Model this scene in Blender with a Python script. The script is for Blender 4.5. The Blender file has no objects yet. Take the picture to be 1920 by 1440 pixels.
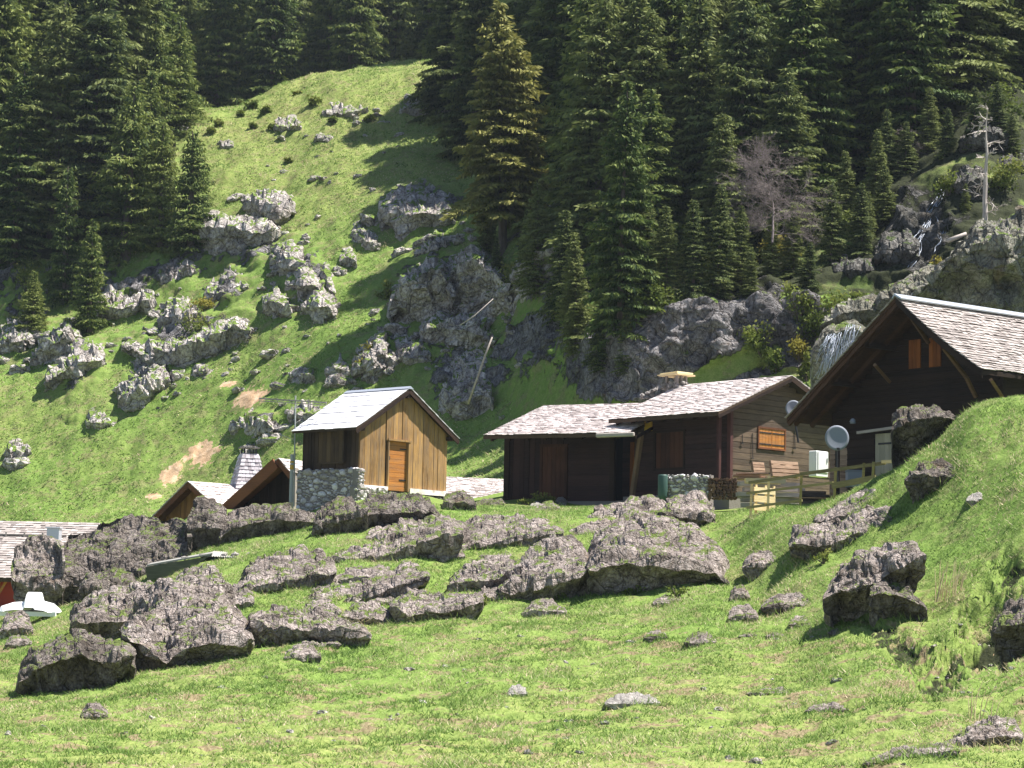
import bpy, bmesh, math, random
import numpy as np
from mathutils import Matrix, Vector
random.seed(7); rng = np.random.default_rng(11)
scene = bpy.context.scene
C = scene.collection
R = math.radians

# ------------------------------------------------------------------ camera
F = 4330.0; HORIZON = 1174.87; ROLL = R(1.1638)
PITCH = math.atan((HORIZON - 720) / F)
cp, sp_ = math.cos(PITCH), math.sin(PITCH); cr, sr = math.cos(ROLL), math.sin(ROLL)
cam_data = bpy.data.cameras.new('camera'); cam = bpy.data.objects.new('camera', cam_data); C.objects.link(cam)
cam_data.sensor_width = 36; cam_data.lens = F / 1920 * 36; cam_data.clip_end = 2000; cam_data.clip_start = 0.5
_f = Vector((0, cp, sp_)); _r = Vector((1, 0, 0)); _d = Vector((0, sp_, -cp))
_x = _r * cr - _d * sr; _y = -(_r * sr + _d * cr)
cam.matrix_world = Matrix((( _x.x, _y.x, -_f.x, 0), (_x.y, _y.y, -_f.y, 0), (_x.z, _y.z, -_f.z, 0), (0, 0, 0, 1)))
scene.camera = cam

# ------------------------------------------------------------------ light
SUN_AZ, SUN_EL = R(4), R(63)          # azimuth measured from +x (right) towards +y (away)
w = bpy.data.worlds.new('World'); scene.world = w; w.use_nodes = True
nt = w.node_tree; bg = nt.nodes['Background']; sky = nt.nodes.new('ShaderNodeTexSky')
sky.sky_type = 'NISHITA'; sky.sun_disc = False; sky.sun_elevation = SUN_EL; sky.sun_rotation = R(90) - SUN_AZ
sky.altitude = 1500
nt.links.new(sky.outputs[0], bg.inputs[0]); bg.inputs[1].default_value = 0.062
sd = bpy.data.lights.new('sun', 'SUN'); sd.energy = 5.0; sd.angle = R(0.53); sd.color = (1.0, 0.955, 0.88)
sun = bpy.data.objects.new('sun', sd); C.objects.link(sun)
S = Vector((math.cos(SUN_AZ) * math.cos(SUN_EL), math.sin(SUN_AZ) * math.cos(SUN_EL), math.sin(SUN_EL)))
sun.rotation_euler = (-S).to_track_quat('-Z', 'Y').to_euler()
sun.location = (60, 60, 120)
scene.view_settings.view_transform = 'Standard'; scene.view_settings.look = 'None'
scene.view_settings.exposure = 1.2; scene.view_settings.gamma = 1
scene.cycles.max_bounces = 6; scene.cycles.diffuse_bounces = 3; scene.cycles.transparent_max_bounces = 6

# ------------------------------------------------------------------ helpers
def ray(px, py):
    """direction of the picture ray with y = 1"""
    u, v = px - 960.0, py - 720.0
    a = u * cr + v * sr; b = -u * sr + v * cr
    y = F * cp + b * sp_; z = F * sp_ - b * cp
    return a / y, z / y
def P(px, py, d):
    a, z = ray(px, py); return np.array([a * d, d, z * d])
def toPix(x, y, z):
    yc = y * cp + z * sp_; zc = -y * sp_ + z * cp
    a = F * x / yc; b = -F * zc / yc
    return 960 + a * cr - b * sr, 720 + a * sr + b * cr

_perm = rng.permutation(256); _perm = np.concatenate([_perm, _perm, _perm])
_grad = rng.normal(size=(256, 3)); _grad /= np.linalg.norm(_grad, axis=1)[:, None]
def perlin(p):
    p = np.asarray(p, float); i = np.floor(p).astype(int); f = p - i; i &= 255
    u = f * f * f * (f * (f * 6 - 15) + 10)
    def g(dx, dy, dz):
        h = _perm[_perm[_perm[(i[..., 0] + dx) & 255] + ((i[..., 1] + dy) & 255)] + ((i[..., 2] + dz) & 255)]
        v = _grad[h]
        return v[..., 0] * (f[..., 0] - dx) + v[..., 1] * (f[..., 1] - dy) + v[..., 2] * (f[..., 2] - dz)
    L = lambda a, b, t: a + (b - a) * t
    x0 = L(g(0, 0, 0), g(1, 0, 0), u[..., 0]); x1 = L(g(0, 1, 0), g(1, 1, 0), u[..., 0])
    x2 = L(g(0, 0, 1), g(1, 0, 1), u[..., 0]); x3 = L(g(0, 1, 1), g(1, 1, 1), u[..., 0])
    return L(L(x0, x1, u[..., 1]), L(x2, x3, u[..., 1]), u[..., 2]) * 1.6
def fbm(p, octaves=4, gain=0.5):
    p = np.asarray(p, float); s = 0; a = 1
    for k in range(octaves): s = s + a * perlin(p * 2 ** k + 17.3 * k); a *= gain
    return s
def ridged(p, octaves=3):
    p = np.asarray(p, float); s = 0; a = 1
    for k in range(octaves): s = s + a * (1 - 2 * np.abs(perlin(p * 2 ** k + 31.7 * k))); a *= 0.5
    return s
def pchip(x, y, xq):
    """monotone cubic; y may have extra trailing axes"""
    x = np.asarray(x, float); y = np.asarray(y, float); h = np.diff(x); sh = (slice(None),) + (None,) * (y.ndim - 1)
    dl = np.diff(y, axis=0) / h[sh]; m = np.zeros_like(y)
    a, b = dl[:-1], dl[1:]; prod = a * b
    with np.errstate(divide='ignore', invalid='ignore'): hm = 2 * a * b / (a + b)
    m[1:-1] = np.where(prod > 0, hm, 0); m[0] = dl[0]; m[-1] = dl[-1]
    i = np.clip(np.searchsorted(x, xq) - 1, 0, len(x) - 2); t = (np.asarray(xq) - x[i]) / h[i]
    t_ = t[sh]; hh = h[i][sh]
    return ((2*t_**3-3*t_**2+1)*y[i] + (t_**3-2*t_**2+t_)*hh*m[i] + (-2*t_**3+3*t_**2)*y[i+1] + (t_**3-t_**2)*hh*m[i+1])

def tag(o, label=None, cat=None, group=None, kind=None):
    if label: o['label'] = label
    if cat: o['category'] = cat
    if group: o['group'] = group
    if kind: o['kind'] = kind
    return o
def empty(name, loc, label, cat, group=None):
    o = bpy.data.objects.new(name, None); C.objects.link(o); o.location = loc; o.empty_display_size = 0.3
    return tag(o, label, cat, group)
def np_mesh(name, V, Fc, mats, parent=None, smooth=False, mi=None, attrs=None, nside=None):
    """V (n,3); Fc (m,k) index array; object placed at parent's space"""
    V = np.ascontiguousarray(V, dtype=np.float32); Fc = np.ascontiguousarray(Fc, dtype=np.int32)
    me = bpy.data.meshes.new(name); k = Fc.shape[1]
    me.vertices.add(len(V)); me.vertices.foreach_set('co', V.ravel())
    me.loops.add(Fc.size); me.loops.foreach_set('vertex_index', Fc.ravel())
    me.polygons.add(len(Fc)); me.polygons.foreach_set('loop_start', np.arange(len(Fc), dtype=np.int32) * k)
    me.polygons.foreach_set('loop_total', np.full(len(Fc), k, dtype=np.int32))
    me.polygons.foreach_set('use_smooth', np.full(len(Fc), bool(smooth)))
    for m in (mats if isinstance(mats, (list, tuple)) else [mats]): me.materials.append(m)
    if mi is not None: me.polygons.foreach_set('material_index', np.ascontiguousarray(mi, dtype=np.int32))
    me.update(calc_edges=True)
    for an, av in (attrs or {}).items():
        at = me.attributes.new(an, 'FLOAT', 'POINT'); at.data.foreach_set('value', np.ascontiguousarray(av, dtype=np.float32))
    o = bpy.data.objects.new(name, me); C.objects.link(o)
    if parent: o.parent = parent
    return o

# ------------------------------------------------------------------ materials
def mat(name, col, rough=0.85, build=None, spec=0.25, metal=0):
    m = bpy.data.materials.new(name); m.use_nodes = True; n = m.node_tree; b = n.nodes['Principled BSDF']
    b.inputs['Base Color'].default_value = (*col, 1); b.inputs['Roughness'].default_value = rough
    b.inputs['Specular IOR Level'].default_value = spec; b.inputs['Metallic'].default_value = metal
    if build: build(n, b)
    return m
class N:
    """small node helper"""
    def __init__(s, n): s.n = n
    def new(s, t, **kw):
        x = s.n.nodes.new(t)
        for k, v in kw.items(): setattr(x, k, v)
        return x
    def L(s, a, b): s.n.links.new(a, b)
    def coord(s, kind='Object', scale=(1, 1, 1), rot=(0, 0, 0)):
        if kind == 'World': g = s.new('ShaderNodeNewGeometry').outputs['Position']
        else: g = s.new('ShaderNodeTexCoord').outputs[kind]
        mp = s.new('ShaderNodeMapping'); mp.inputs['Scale'].default_value = scale; mp.inputs['Rotation'].default_value = rot
        s.L(g, mp.inputs[0]); return mp.outputs[0]
    def noise(s, vec, scale, detail=4, rough=0.55, dist=0):
        x = s.new('ShaderNodeTexNoise'); x.inputs['Scale'].default_value = scale; x.inputs['Detail'].default_value = detail
        x.inputs['Roughness'].default_value = rough; x.inputs['Distortion'].default_value = dist; s.L(vec, x.inputs['Vector']); return x.outputs['Fac']
    def voro(s, vec, scale, feature='F1', out='Distance'):
        x = s.new('ShaderNodeTexVoronoi'); x.feature = feature; x.inputs['Scale'].default_value = scale; s.L(vec, x.inputs['Vector']); return x.outputs[out]
    def ramp(s, fac, stops, interp='LINEAR'):
        x = s.new('ShaderNodeValToRGB'); cr_ = x.color_ramp; cr_.interpolation = interp
        while len(cr_.elements) < len(stops): cr_.elements.new(0.5)
        for e, (p, c) in zip(cr_.elements, stops): e.position = p; e.color = (*c, 1) if len(c) == 3 else c
        s.L(fac, x.inputs[0]); return x.outputs[0]
    def mix(s, fac, a, b, mode='MIX'):
        x = s.new('ShaderNodeMix', data_type='RGBA', blend_type=mode)
        if isinstance(fac, (int, float)): x.inputs[0].default_value = fac
        else: s.L(fac, x.inputs[0])
        for i, v in ((6, a), (7, b)):
            if isinstance(v, tuple): x.inputs[i].default_value = (*v, 1)
            else: s.L(v, x.inputs[i])
        return x.outputs[2]
    def math(s, op, a, b=None, clamp=False):
        x = s.new('ShaderNodeMath', operation=op); x.use_clamp = clamp
        for i, v in enumerate((a, b)):
            if v is None: continue
            if isinstance(v, (int, float)): x.inputs[i].default_value = v
            else: s.L(v, x.inputs[i])
        return x.outputs[0]
    def attr(s, name):
        x = s.new('ShaderNodeAttribute'); x.attribute_name = name; return x.outputs['Fac']
    def bump(s, h, strength, dist, b, prev=None):
        x = s.new('ShaderNodeBump'); x.inputs['Strength'].default_value = strength; x.inputs['Distance'].default_value = dist
        s.L(h, x.inputs['Height'])
        if prev is not None: s.L(prev, x.inputs['Normal'])
        if b is not None: s.L(x.outputs[0], b.inputs['Normal'])
        return x.outputs[0]

def rock_nodes(k, vec, light, mid, dark, sc=1.0):
    """colour and height of weathered limestone"""
    n1 = k.noise(vec, 1.3 * sc, 6, 0.62, 0.4); n2 = k.noise(vec, 9 * sc, 5, 0.7); n3 = k.noise(vec, 3.1 * sc, 3, 0.5, 1.2)
    c = k.ramp(n1, [(0.28, dark), (0.45, mid), (0.62, light), (0.85, tuple(min(1, x * 1.15) for x in light))])
    spots = k.ramp(n2, [(0.40, (0.55, 0.53, 0.5)), (0.56, (1, 1, 1))]); c = k.mix(0.85, c, spots, 'MULTIPLY')
    ft = k.coord('World', (3.6 * sc, 3.0 * sc, 1.9 * sc), (0, 0.5, 0.3)); fl = k.noise(ft, 2.6, 5, 0.7, 1.4)
    c = k.mix(0.75, c, k.ramp(fl, [(0.36, (0.30, 0.27, 0.25)), (0.50, (1, 1, 1))]), 'MULTIPLY')
    dv = k.new('ShaderNodeVectorMath', operation='ADD'); nc = k.new('ShaderNodeTexNoise'); nc.inputs['Scale'].default_value = 1.6 * sc; nc.inputs['Detail'].default_value = 4; k.L(vec, nc.inputs['Vector'])
    k.L(vec, dv.inputs[0]); k.L(nc.outputs['Color'], dv.inputs[1])
    cr1 = k.voro(dv.outputs[0], 1.7 * sc, 'DISTANCE_TO_EDGE'); cr2 = k.voro(dv.outputs[0], 6.5 * sc, 'DISTANCE_TO_EDGE')
    c = k.mix(0.7, c, k.ramp(cr1, [(0.0, (0.12, 0.10, 0.09)), (0.028, (1, 1, 1))]), 'MULTIPLY'); c = k.mix(0.3, c, k.ramp(cr2, [(0.0, (0.25, 0.22, 0.2)), (0.08, (1, 1, 1))]), 'MULTIPLY')
    oc = k.ramp(k.noise(vec, 0.8 * sc, 5, 0.7, 0.8), [(0.60, (0, 0, 0)), (0.72, (1, 1, 1))]); c = k.mix(k.math('MULTIPLY', oc, 0.6), c, (0.20, 0.135, 0.08))
    h = k.math('ADD', k.math('MULTIPLY', fl, 1.0), k.math('MULTIPLY', n2, 0.8)); h = k.math('ADD', h, k.math('MULTIPLY', n3, 0.6))
    h = k.math('ADD', h, k.math('MULTIPLY', k.math('MINIMUM', cr1, 0.08), 12.0)); h = k.math('ADD', h, k.math('MULTIPLY', k.math('MINIMUM', cr2, 0.1), 4.0))
    return c, h
def make_rock(name, light, mid, dark, moss=0.0, sc=1.0, mosscol=(0.09, 0.12, 0.03)):
    def bld(n, b):
        k = N(n); v = k.coord('World'); c, h = rock_nodes(k, v, light, mid, dark, sc)
        if moss:
            geo = k.new('ShaderNodeNewGeometry'); sep = k.new('ShaderNodeSeparateXYZ'); k.L(geo.outputs['Normal'], sep.inputs[0])
            mn = k.noise(v, 1.7, 4, 0.6); up = k.math('MULTIPLY', k.math('ADD', sep.outputs[2], 0.15), mn)
            mf = k.ramp(up, [(0.62 - moss * 0.3, (0, 0, 0)), (0.70 - moss * 0.3, (1, 1, 1))]); c = k.mix(mf, c, mosscol)
        k.L(c, b.inputs['Base Color']); k.bump(h, 0.9, 0.09 / sc, b)
    return mat(name, mid, 0.92, bld, 0.15)
M = {}
M['rock_near'] = make_rock('weathered_limestone', (0.55, 0.475, 0.445), (0.35, 0.30, 0.275), (0.12, 0.10, 0.085), 0.34, 1.0, (0.15, 0.20, 0.05))
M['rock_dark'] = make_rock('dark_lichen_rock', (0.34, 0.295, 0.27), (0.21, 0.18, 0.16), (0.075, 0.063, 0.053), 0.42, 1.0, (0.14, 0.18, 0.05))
M['rock_far'] = make_rock('pale_limestone', (0.80, 0.74, 0.71), (0.58, 0.53, 0.51), (0.22, 0.20, 0.195), 0.62, 0.6, (0.17, 0.25, 0.05))
M['rock_mossy'] = make_rock('mossy_cliff_rock', (0.46, 0.44, 0.38), (0.28, 0.27, 0.22), (0.10, 0.10, 0.08), 0.5, 0.6, (0.12, 0.17, 0.035))
M['rock_wet'] = make_rock('wet_dark_rock', (0.26, 0.25, 0.235), (0.15, 0.145, 0.135), (0.055, 0.053, 0.05), 0.45, 0.6, (0.07, 0.10, 0.03))
M['stone_white'] = make_rock('pale_stone', (0.72, 0.68, 0.64), (0.6, 0.56, 0.53), (0.35, 0.32, 0.3), 0, 2.5)

def terrain_bld(n, b):
    k = N(n); v = k.coord('World')
    far = k.attr('far'); rocky = k.attr('rocky'); dirt = k.attr('dirt'); dry = k.attr('dry')
    # grass
    g1 = k.noise(v, 0.35, 4, 0.6); g2 = k.noise(v, 3.2, 5, 0.65); g3 = k.noise(k.coord('World', (1, 0.45, 1)), 14, 4, 0.7)
    ga = k.ramp(g2, [(0.22, (0.09, 0.145, 0.032)), (0.42, (0.15, 0.235, 0.052)), (0.62, (0.205, 0.285, 0.075)), (0.85, (0.30, 0.33, 0.135))])
    ga = k.mix(k.ramp(g1, [(0.35, (0, 0, 0)), (0.65, (0.5, 0.5, 0.5))]), ga, (0.145, 0.245, 0.05))
    dryc = k.ramp(g3, [(0.3, (0.24, 0.25, 0.08)), (0.7, (0.42, 0.39, 0.17))])
    gd = k.math('MULTIPLY', dry, k.ramp(g2, [(0.25, (0.3, 0.3, 0.3)), (0.7, (1, 1, 1))]), True)
    ga = k.mix(gd, ga, dryc)
    fine = k.ramp(g3, [(0.3, (0.62, 0.62, 0.55)), (0.6, (1.05, 1.05, 1.0))]); ga = k.mix(0.8, ga, fine, 'MULTIPLY')
    # bare brown earth specks
    e = k.noise(k.coord('World', (0.8, 1, 1)), 1.4, 6, 0.72, 0.3); ef = k.ramp(e, [(0.52, (0, 0, 0)), (0.58, (1, 1, 1))])
    ef = k.math('MULTIPLY', ef, k.attr('bare')); ga = k.mix(ef, ga, k.ramp(g3, [(0.3, (0.11, 0.085, 0.045)), (0.5, (0.22, 0.175, 0.10)), (0.7, (0.34, 0.28, 0.17))]))
    litter_shade_f = k.math('ADD', k.attr('litter_shade'), k.math('MULTIPLY', k.math('SUBTRACT', g1, 0.5), 0.8)); ga = k.mix(k.ramp(litter_shade_f, [(0.4, (0, 0, 0)), (0.6, (1, 1, 1))]), ga, k.ramp(g3, [(0.3, (0.016, 0.020, 0.010)), (0.7, (0.050, 0.056, 0.026))]))  # dark floor colour: needle litter plus painted-in shade
    # rock
    c, h = rock_nodes(k, v, (0.42, 0.40, 0.41), (0.26, 0.25, 0.255), (0.09, 0.085, 0.09), 0.6)
    rn = k.noise(v, 0.9, 6, 0.68, 0.3); rf = k.math('ADD', rocky, k.math('MULTIPLY', k.math('SUBTRACT', rn, 0.5), 1.5))
    rf = k.ramp(rf, [(0.46, (0, 0, 0)), (0.54, (1, 1, 1))])
    c = k.mix(k.math('MULTIPLY', k.attr('litter_shade'), 0.55), c, k.ramp(g2, [(0.35, (0.022, 0.025, 0.018)), (0.7, (0.075, 0.075, 0.05))]))  # rock in the woods mixed darker, shade painted into its colour
    out = k.mix(rf, ga, c)
    dc = k.ramp(k.noise(v, 2.2, 5, 0.65), [(0.3, (0.33, 0.21, 0.12)), (0.55, (0.55, 0.38, 0.24)), (0.8, (0.66, 0.54, 0.42))])
    df = k.math('ADD', dirt, k.math('MULTIPLY', k.math('SUBTRACT', k.noise(k.coord('World', (1.3, 1, 1)), 1.5, 7, 0.75), 0.5), 2.6)); df = k.ramp(df, [(0.47, (0, 0, 0)), (0.52, (1, 1, 1))])
    out = k.mix(df, out, dc); k.L(out, b.inputs['Base Color'])
    b1 = k.bump(k.math('ADD', g2, k.math('MULTIPLY', g3, 0.6)), 0.55, 0.10, None)
    hb = k.math('MULTIPLY', h, rf); k.bump(hb, 0.9, 0.22, b, b1)
M['terrain'] = mat('alpine_ground', (0.15, 0.22, 0.04), 0.95, terrain_bld, 0.1)

# ------------------------------------------------------------------ terrain
# per picture column: knots as (distance, picture row) or (distance, None, height)
def zz(h): return ('z', h)
COLS = {
 -600: [(35,1450),(52,1340),(65,1240),(76,1180),(90,zz(0.2)),(108,zz(1.8)),(125,1010),(138,760),(148,620),(153,500),(195,90)],
    0: [(35,1450),(52,1330),(64,1230),(76,1168),(90,zz(0.2)),(108,zz(2.0)),(120,985),(133,745),(143,600),(147,480),(185,60)],
  200: [(35,1450),(54,1290),(64,1190),(74,1120),(89,zz(1.2)),(104,zz(3.2)),(118,965),(132,700),(142,560),(146,450),(175,190)],
  400: [(35,1450),(56,1240),(64,1150),(74,1040),(85,zz(4.0)),(100,zz(5.0)),(115,945),(128,700),(140,510),(146,400),(168,205)],
  550: [(35,1450),(58,1205),(65,1120),(73,1015),(80,zz(3.45)),(97,zz(5.4)),(112,915),(125,665),(138,470),(150,315),(170,152)],
  640: [(35,1450),(60,1190),(66,1100),(74,990),(79,zz(4.0)),(94,zz(5.6)),(110,895),(124,640),(137,450),(149.5,290),(170,133)],
  770: [(35,1450),(62,1165),(68,1070),(75,975),(79,zz(4.3)),(95,zz(5.5)),(108,885),(122,640),(135,435),(149,280),(170,118)],
  860: [(35,1450),(63,1150),(69,1055),(76,968),(80,zz(4.1)),(96,zz(5.4)),(108,872),(120,640),(131,462),(146,300),(168,116)],
  950: [(35,1450),(63,1142),(69,1050),(77,960),(83,zz(4.35)),(95,zz(5.7)),(107,835),(116,650),(122,480),(138,335),(162,100)],
 1050: [(35,1450),(64,1130),(70,1035),(77,955),(84,zz(4.4)),(91,zz(6.2)),(103,775),(107,640),(113,520),(126,370),(155,70)],
 1200: [(35,1450),(64,1115),(70,1030),(77,955),(86,zz(4.6)),(93,zz(6.4)),(98.5,770),(99.6,590),(111,500),(123,350),(150,30)],
 1340: [(35,1450),(63,1105),(69,1040),(75,972),(86,zz(4.8)),(93,zz(7.2)),(98,735),(99.2,570),(111,480),(123,330),(150,0)],
 1500: [(35,1450),(55,1172),(61,1062),(68,962),(87,zz(4.9)),(93,zz(8.0)),(97.5,700),(99,560),(108,475),(120,330),(148,-40)],
 1650: [(34,1450),(50,1200),(58.5,1045),(66.5,898),(87,zz(5.0)),(92.5,zz(7.8)),(97.5,705),(99.5,560),(104,440),(110,330),(145,-60)],
 1750: [(33,1450),(48.5,1225),(57,1030),(65.5,838),(86,zz(5.2)),(92,zz(8.2)),(97,690),(99,540),(102.5,420),(108,300),(142,-80)],
 1840: [(33,1450),(47,1230),(56,1000),(65,758),(86,zz(5.4)),(91.5,zz(8.4)),(96,680),(98,520),(101.5,400),(107,270),(140,-90)],
 1950: [(33,1450),(46,1210),(55,955),(64.5,744),(86,zz(5.6)),(91,zz(8.8)),(94,670),(98,510),(103,390),(110,250),(140,-100)],
 2500: [(33,1450),(44,1180),(53,920),(63,700),(70,zz(6.4)),(88,zz(9.6)),(94,650),(98,490),(103,370),(110,230),(140,-120)],
}
cx = np.array(sorted(COLS)); KD = []; KZ = []
for c_ in cx:
    a = (c_ - 960) / F; kd = [2.0, 16.0]; kz = [-1.9, -2.3]
    for d, v in COLS[c_]:
        kd.append(d); kz.append(v[1] if isinstance(v, tuple) else P(c_, v, d)[2])
    # behind the crest the ground dips, then the far wooded slope climbs out of the picture
    dc, zc = kd[-1], kz[-1]
    if c_ <= 900:
        kd += [dc + 22, dc + 45, dc + 130, dc + 260]; kz += [zc + 1, zc + 9, zc + 78, zc + 170]
    else:
        kd += [dc + 22, dc + 45, dc + 130, dc + 260]; kz += [zc + 15, zc + 30, zc + 92, zc + 175]
    KD.append(kd); KZ.append(kz)
KD = np.array(KD); KZ = np.array(KZ)
rows_per = [6, 30, 95, 60, 50, 26, 24, 24, 70, 70, 42, 60, 24, 16, 24, 12]
t_rows = np.concatenate([np.linspace(i, i + 1, n, endpoint=False) for i, n in enumerate(rows_per)] + [[len(rows_per)]])
ucol = np.concatenate([np.linspace(-600, -60, 50, endpoint=False), np.linspace(-60, 1980, 620, endpoint=False), np.linspace(1980, 2500, 50)])
Dg = pchip(cx, KD, ucol); Zg = pchip(cx, KZ, ucol)                    # (ncol, nknots)
kk = np.arange(KD.shape[1])
Dg = np.array([np.interp(t_rows, kk, r) for r in Dg]); 
Zg2 = np.zeros_like(Dg)
Kd_u = pchip(cx, KD, ucol)
for i in range(len(ucol)): Zg2[i] = pchip(Kd_u[i], Zg[i], Dg[i])
Zg = Zg2
A = (ucol - 960) / F
X = A[:, None] * Dg; Y = Dg
PXg, PYg = toPix(X, Y, Zg)
# gentle bumps
pos = np.stack([X, Y, np.zeros_like(X)], -1)
ampl = np.interp(Y, [0, 30, 70, 76, 95, 115, 400], [0.1, 0.10, 0.12, 0.05, 0.08, 0.32, 0.8])
Zg = Zg + ampl * fbm(pos * 0.22, 3) + np.interp(Y, [0, 70, 76, 92, 110, 400], [0.10, 0.10, 0.02, 0.02, 0.16, 0.3]) * fbm(pos * 0.9 + 5, 3)
Zg += np.where((Y < 76), 1, 0.0) * 0.05 * ridged(pos * 1.6, 2) * (Y > 25)
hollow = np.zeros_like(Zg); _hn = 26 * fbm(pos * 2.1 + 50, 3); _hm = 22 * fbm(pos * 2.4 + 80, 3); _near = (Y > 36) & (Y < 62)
for hx, hy, hr1, hr2, hd in ((1750, 1258, 40, 40, .55), (1868, 1185, 56, 60, .75), (1812, 1225, 50, 30, .35), (1690, 1222, 34, 24, .35), (1900, 1075, 40, 26, .35), (1650, 1190, 40, 16, .2)):
    Zg -= hd * np.clip(1.3 - np.hypot((PXg - hx + _hn) / hr1, (PYg - hy + _hm) / hr2), 0, 1) ** .6 * ((Y > 36) & (Y < 62))
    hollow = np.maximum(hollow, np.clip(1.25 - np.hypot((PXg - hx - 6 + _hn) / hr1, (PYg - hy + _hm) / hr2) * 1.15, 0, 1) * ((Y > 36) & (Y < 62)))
def ground(x, y):
    a = x / y * F + 960; i = np.clip(np.searchsorted(ucol, a) - 1, 0, len(ucol) - 2); t = (a - ucol[i]) / (ucol[i + 1] - ucol[i])
    return float((1 - t) * np.interp(y, Dg[i], Zg[i]) + t * np.interp(y, Dg[i + 1], Zg[i + 1]))
def hit(px, py, dmin=20, dmax=400, step=0.15):
    """where the picture ray first meets the ground"""
    ax, az = ray(px, py); c_ = ax * F + 960
    i = int(np.clip(np.searchsorted(ucol, c_) - 1, 0, len(ucol) - 2)); t = (c_ - ucol[i]) / (ucol[i + 1] - ucol[i])
    ds = np.arange(dmin, dmax, step); g = (1 - t) * np.interp(ds, Dg[i], Zg[i]) + t * np.interp(ds, Dg[i + 1], Zg[i + 1])
    k = np.nonzero(g > az * ds)[0]
    d = ds[k[0]] if len(k) else dmax
    return d
# masks, painted where these patches lie on the ground
def blob(cx_, cy_, rx, ry, ang=0):
    c, s = math.cos(R(ang)), math.sin(R(ang)); dx = PXg - cx_; dy = PYg - cy_
    a = (dx * c + dy * s) / rx; b_ = (-dx * s + dy * c) / ry
    return np.clip(1.25 - np.sqrt(a * a + b_ * b_), 0, 1)
gz = np.gradient(Zg, axis=1) / np.maximum(np.gradient(Y, axis=1), 1e-3)
rocky = np.clip((gz - 0.95) / 0.8, 0, 0.85)
rocky[Y < 78] = 0; rocky[(Y < 60)] = 0
B_ = lambda *l: np.maximum.reduce([blob(*q) for q in l])
backm = (Y > 96)
rk = B_((480,470,95,40,-20),(350,500,120,32,-35),(270,540,80,30,-35),(350,620,130,34,-15),(580,520,60,60,40),(300,700,70,30,-50),(150,690,60,40,-50),(40,590,70,50,-20),
        (800,390,90,45,0),(840,560,110,70,-10),(760,650,80,40,-10),(860,700,80,70,-20),(500,800,70,25,0),(1000,640,110,100,0),(930,730,70,50,0),(800,530,100,60,-20),(1010,540,70,60,0),(1200,660,260,90,-5),(1400,600,130,90,-20),
        (1560,620,80,90,0),(1720,440,90,110,0),(1850,520,150,90,-20),(1000,430,80,40,-25),(1150,520,120,60,0),(420,560,60,30,-20))
rocky = np.where(backm, np.maximum(rocky * 0.9, rk * np.where(PXg > 690, 0.74, 0.60)), rocky)
grassy = B_((1350,700,110,22,-24),(905,790,90,45,-40),(1590,560,60,16,-20),(820,620,120,22,-30),(1020,385,70,16,-15),(1620,520,50,22,-20),(1880,400,60,30,-40),(760,570,40,40,0),(960,600,60,16,-30))
rocky = np.where(backm, rocky * (1 - np.clip(grassy * 1.6, 0, 1)), rocky)
dirt = np.where(backm, B_((378,845,42,26,-25),(318,888,34,15,-40),(470,745,42,24,-30),(425,720,30,7,-25),(290,925,20,8,0)), 0)
dry = np.clip(np.interp(PYg, [120, 350, 480, 1100, 1440], [0.65, 0.45, 0.08, 0.10, 0.42]), 0, 1) + 0.25 * fbm(pos * 0.15 + 9, 2)
dry = np.where(Y > 190, 0.5, dry); dry = np.clip(dry, 0, 1)
bare = np.interp(PYg, [0, 900, 1130, 1200, 1440], [0.3, 0.35, 0.5, 1, 1]); bare = np.where(Y > 96, 0.5, bare)
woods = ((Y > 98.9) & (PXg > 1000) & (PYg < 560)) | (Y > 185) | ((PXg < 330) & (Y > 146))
litter_shade = np.clip(np.where(woods, 1.0, 0.0) * np.interp(fbm(pos * .25 + 3, 3), [-.4, 0, .3], [1, .9, .5]), 0, 1)  # needle litter tone on the wood floor, darkened to carry tree shade too
litter_shade = np.maximum(litter_shade, np.clip(hollow * 1.3, 0, 1))  # bank hollows reuse the dark tone, shade put into their colour
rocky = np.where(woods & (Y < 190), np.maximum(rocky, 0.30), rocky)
# broken relief where the ground is bare rock: push along the normal
nx = np.gradient(Zg, axis=0) / np.maximum(np.gradient(X, axis=0), 1e-3)
nrm = np.stack([-nx, -gz, np.ones_like(gz)], -1); nrm /= np.linalg.norm(nrm, axis=-1)[..., None]
p3 = np.stack([X, Y, Zg], -1)
disp = np.clip(rocky * 1.6, 0, 1) * (0.55 * ridged(p3 * 0.30, 4) - 0.25 + 0.25 * fbm(p3 * 1.3, 3)) * backm
V3 = p3 + nrm * disp[..., None]
nu, nv = X.shape
idx = np.arange(nu * nv).reshape(nu, nv)
quads = np.stack([idx[:-1, :-1], idx[1:, :-1], idx[1:, 1:], idx[:-1, 1:]], -1).reshape(-1, 4)
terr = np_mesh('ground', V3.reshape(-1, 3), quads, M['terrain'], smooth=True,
    attrs=dict(rocky=rocky.ravel(), dirt=dirt.ravel(), dry=dry.ravel(), bare=bare.ravel(), litter_shade=litter_shade.ravel(), far=(Y > 96).astype(float).ravel()))
tag(terr, kind='structure')
Zg = V3[..., 2] if False else Zg
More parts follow.
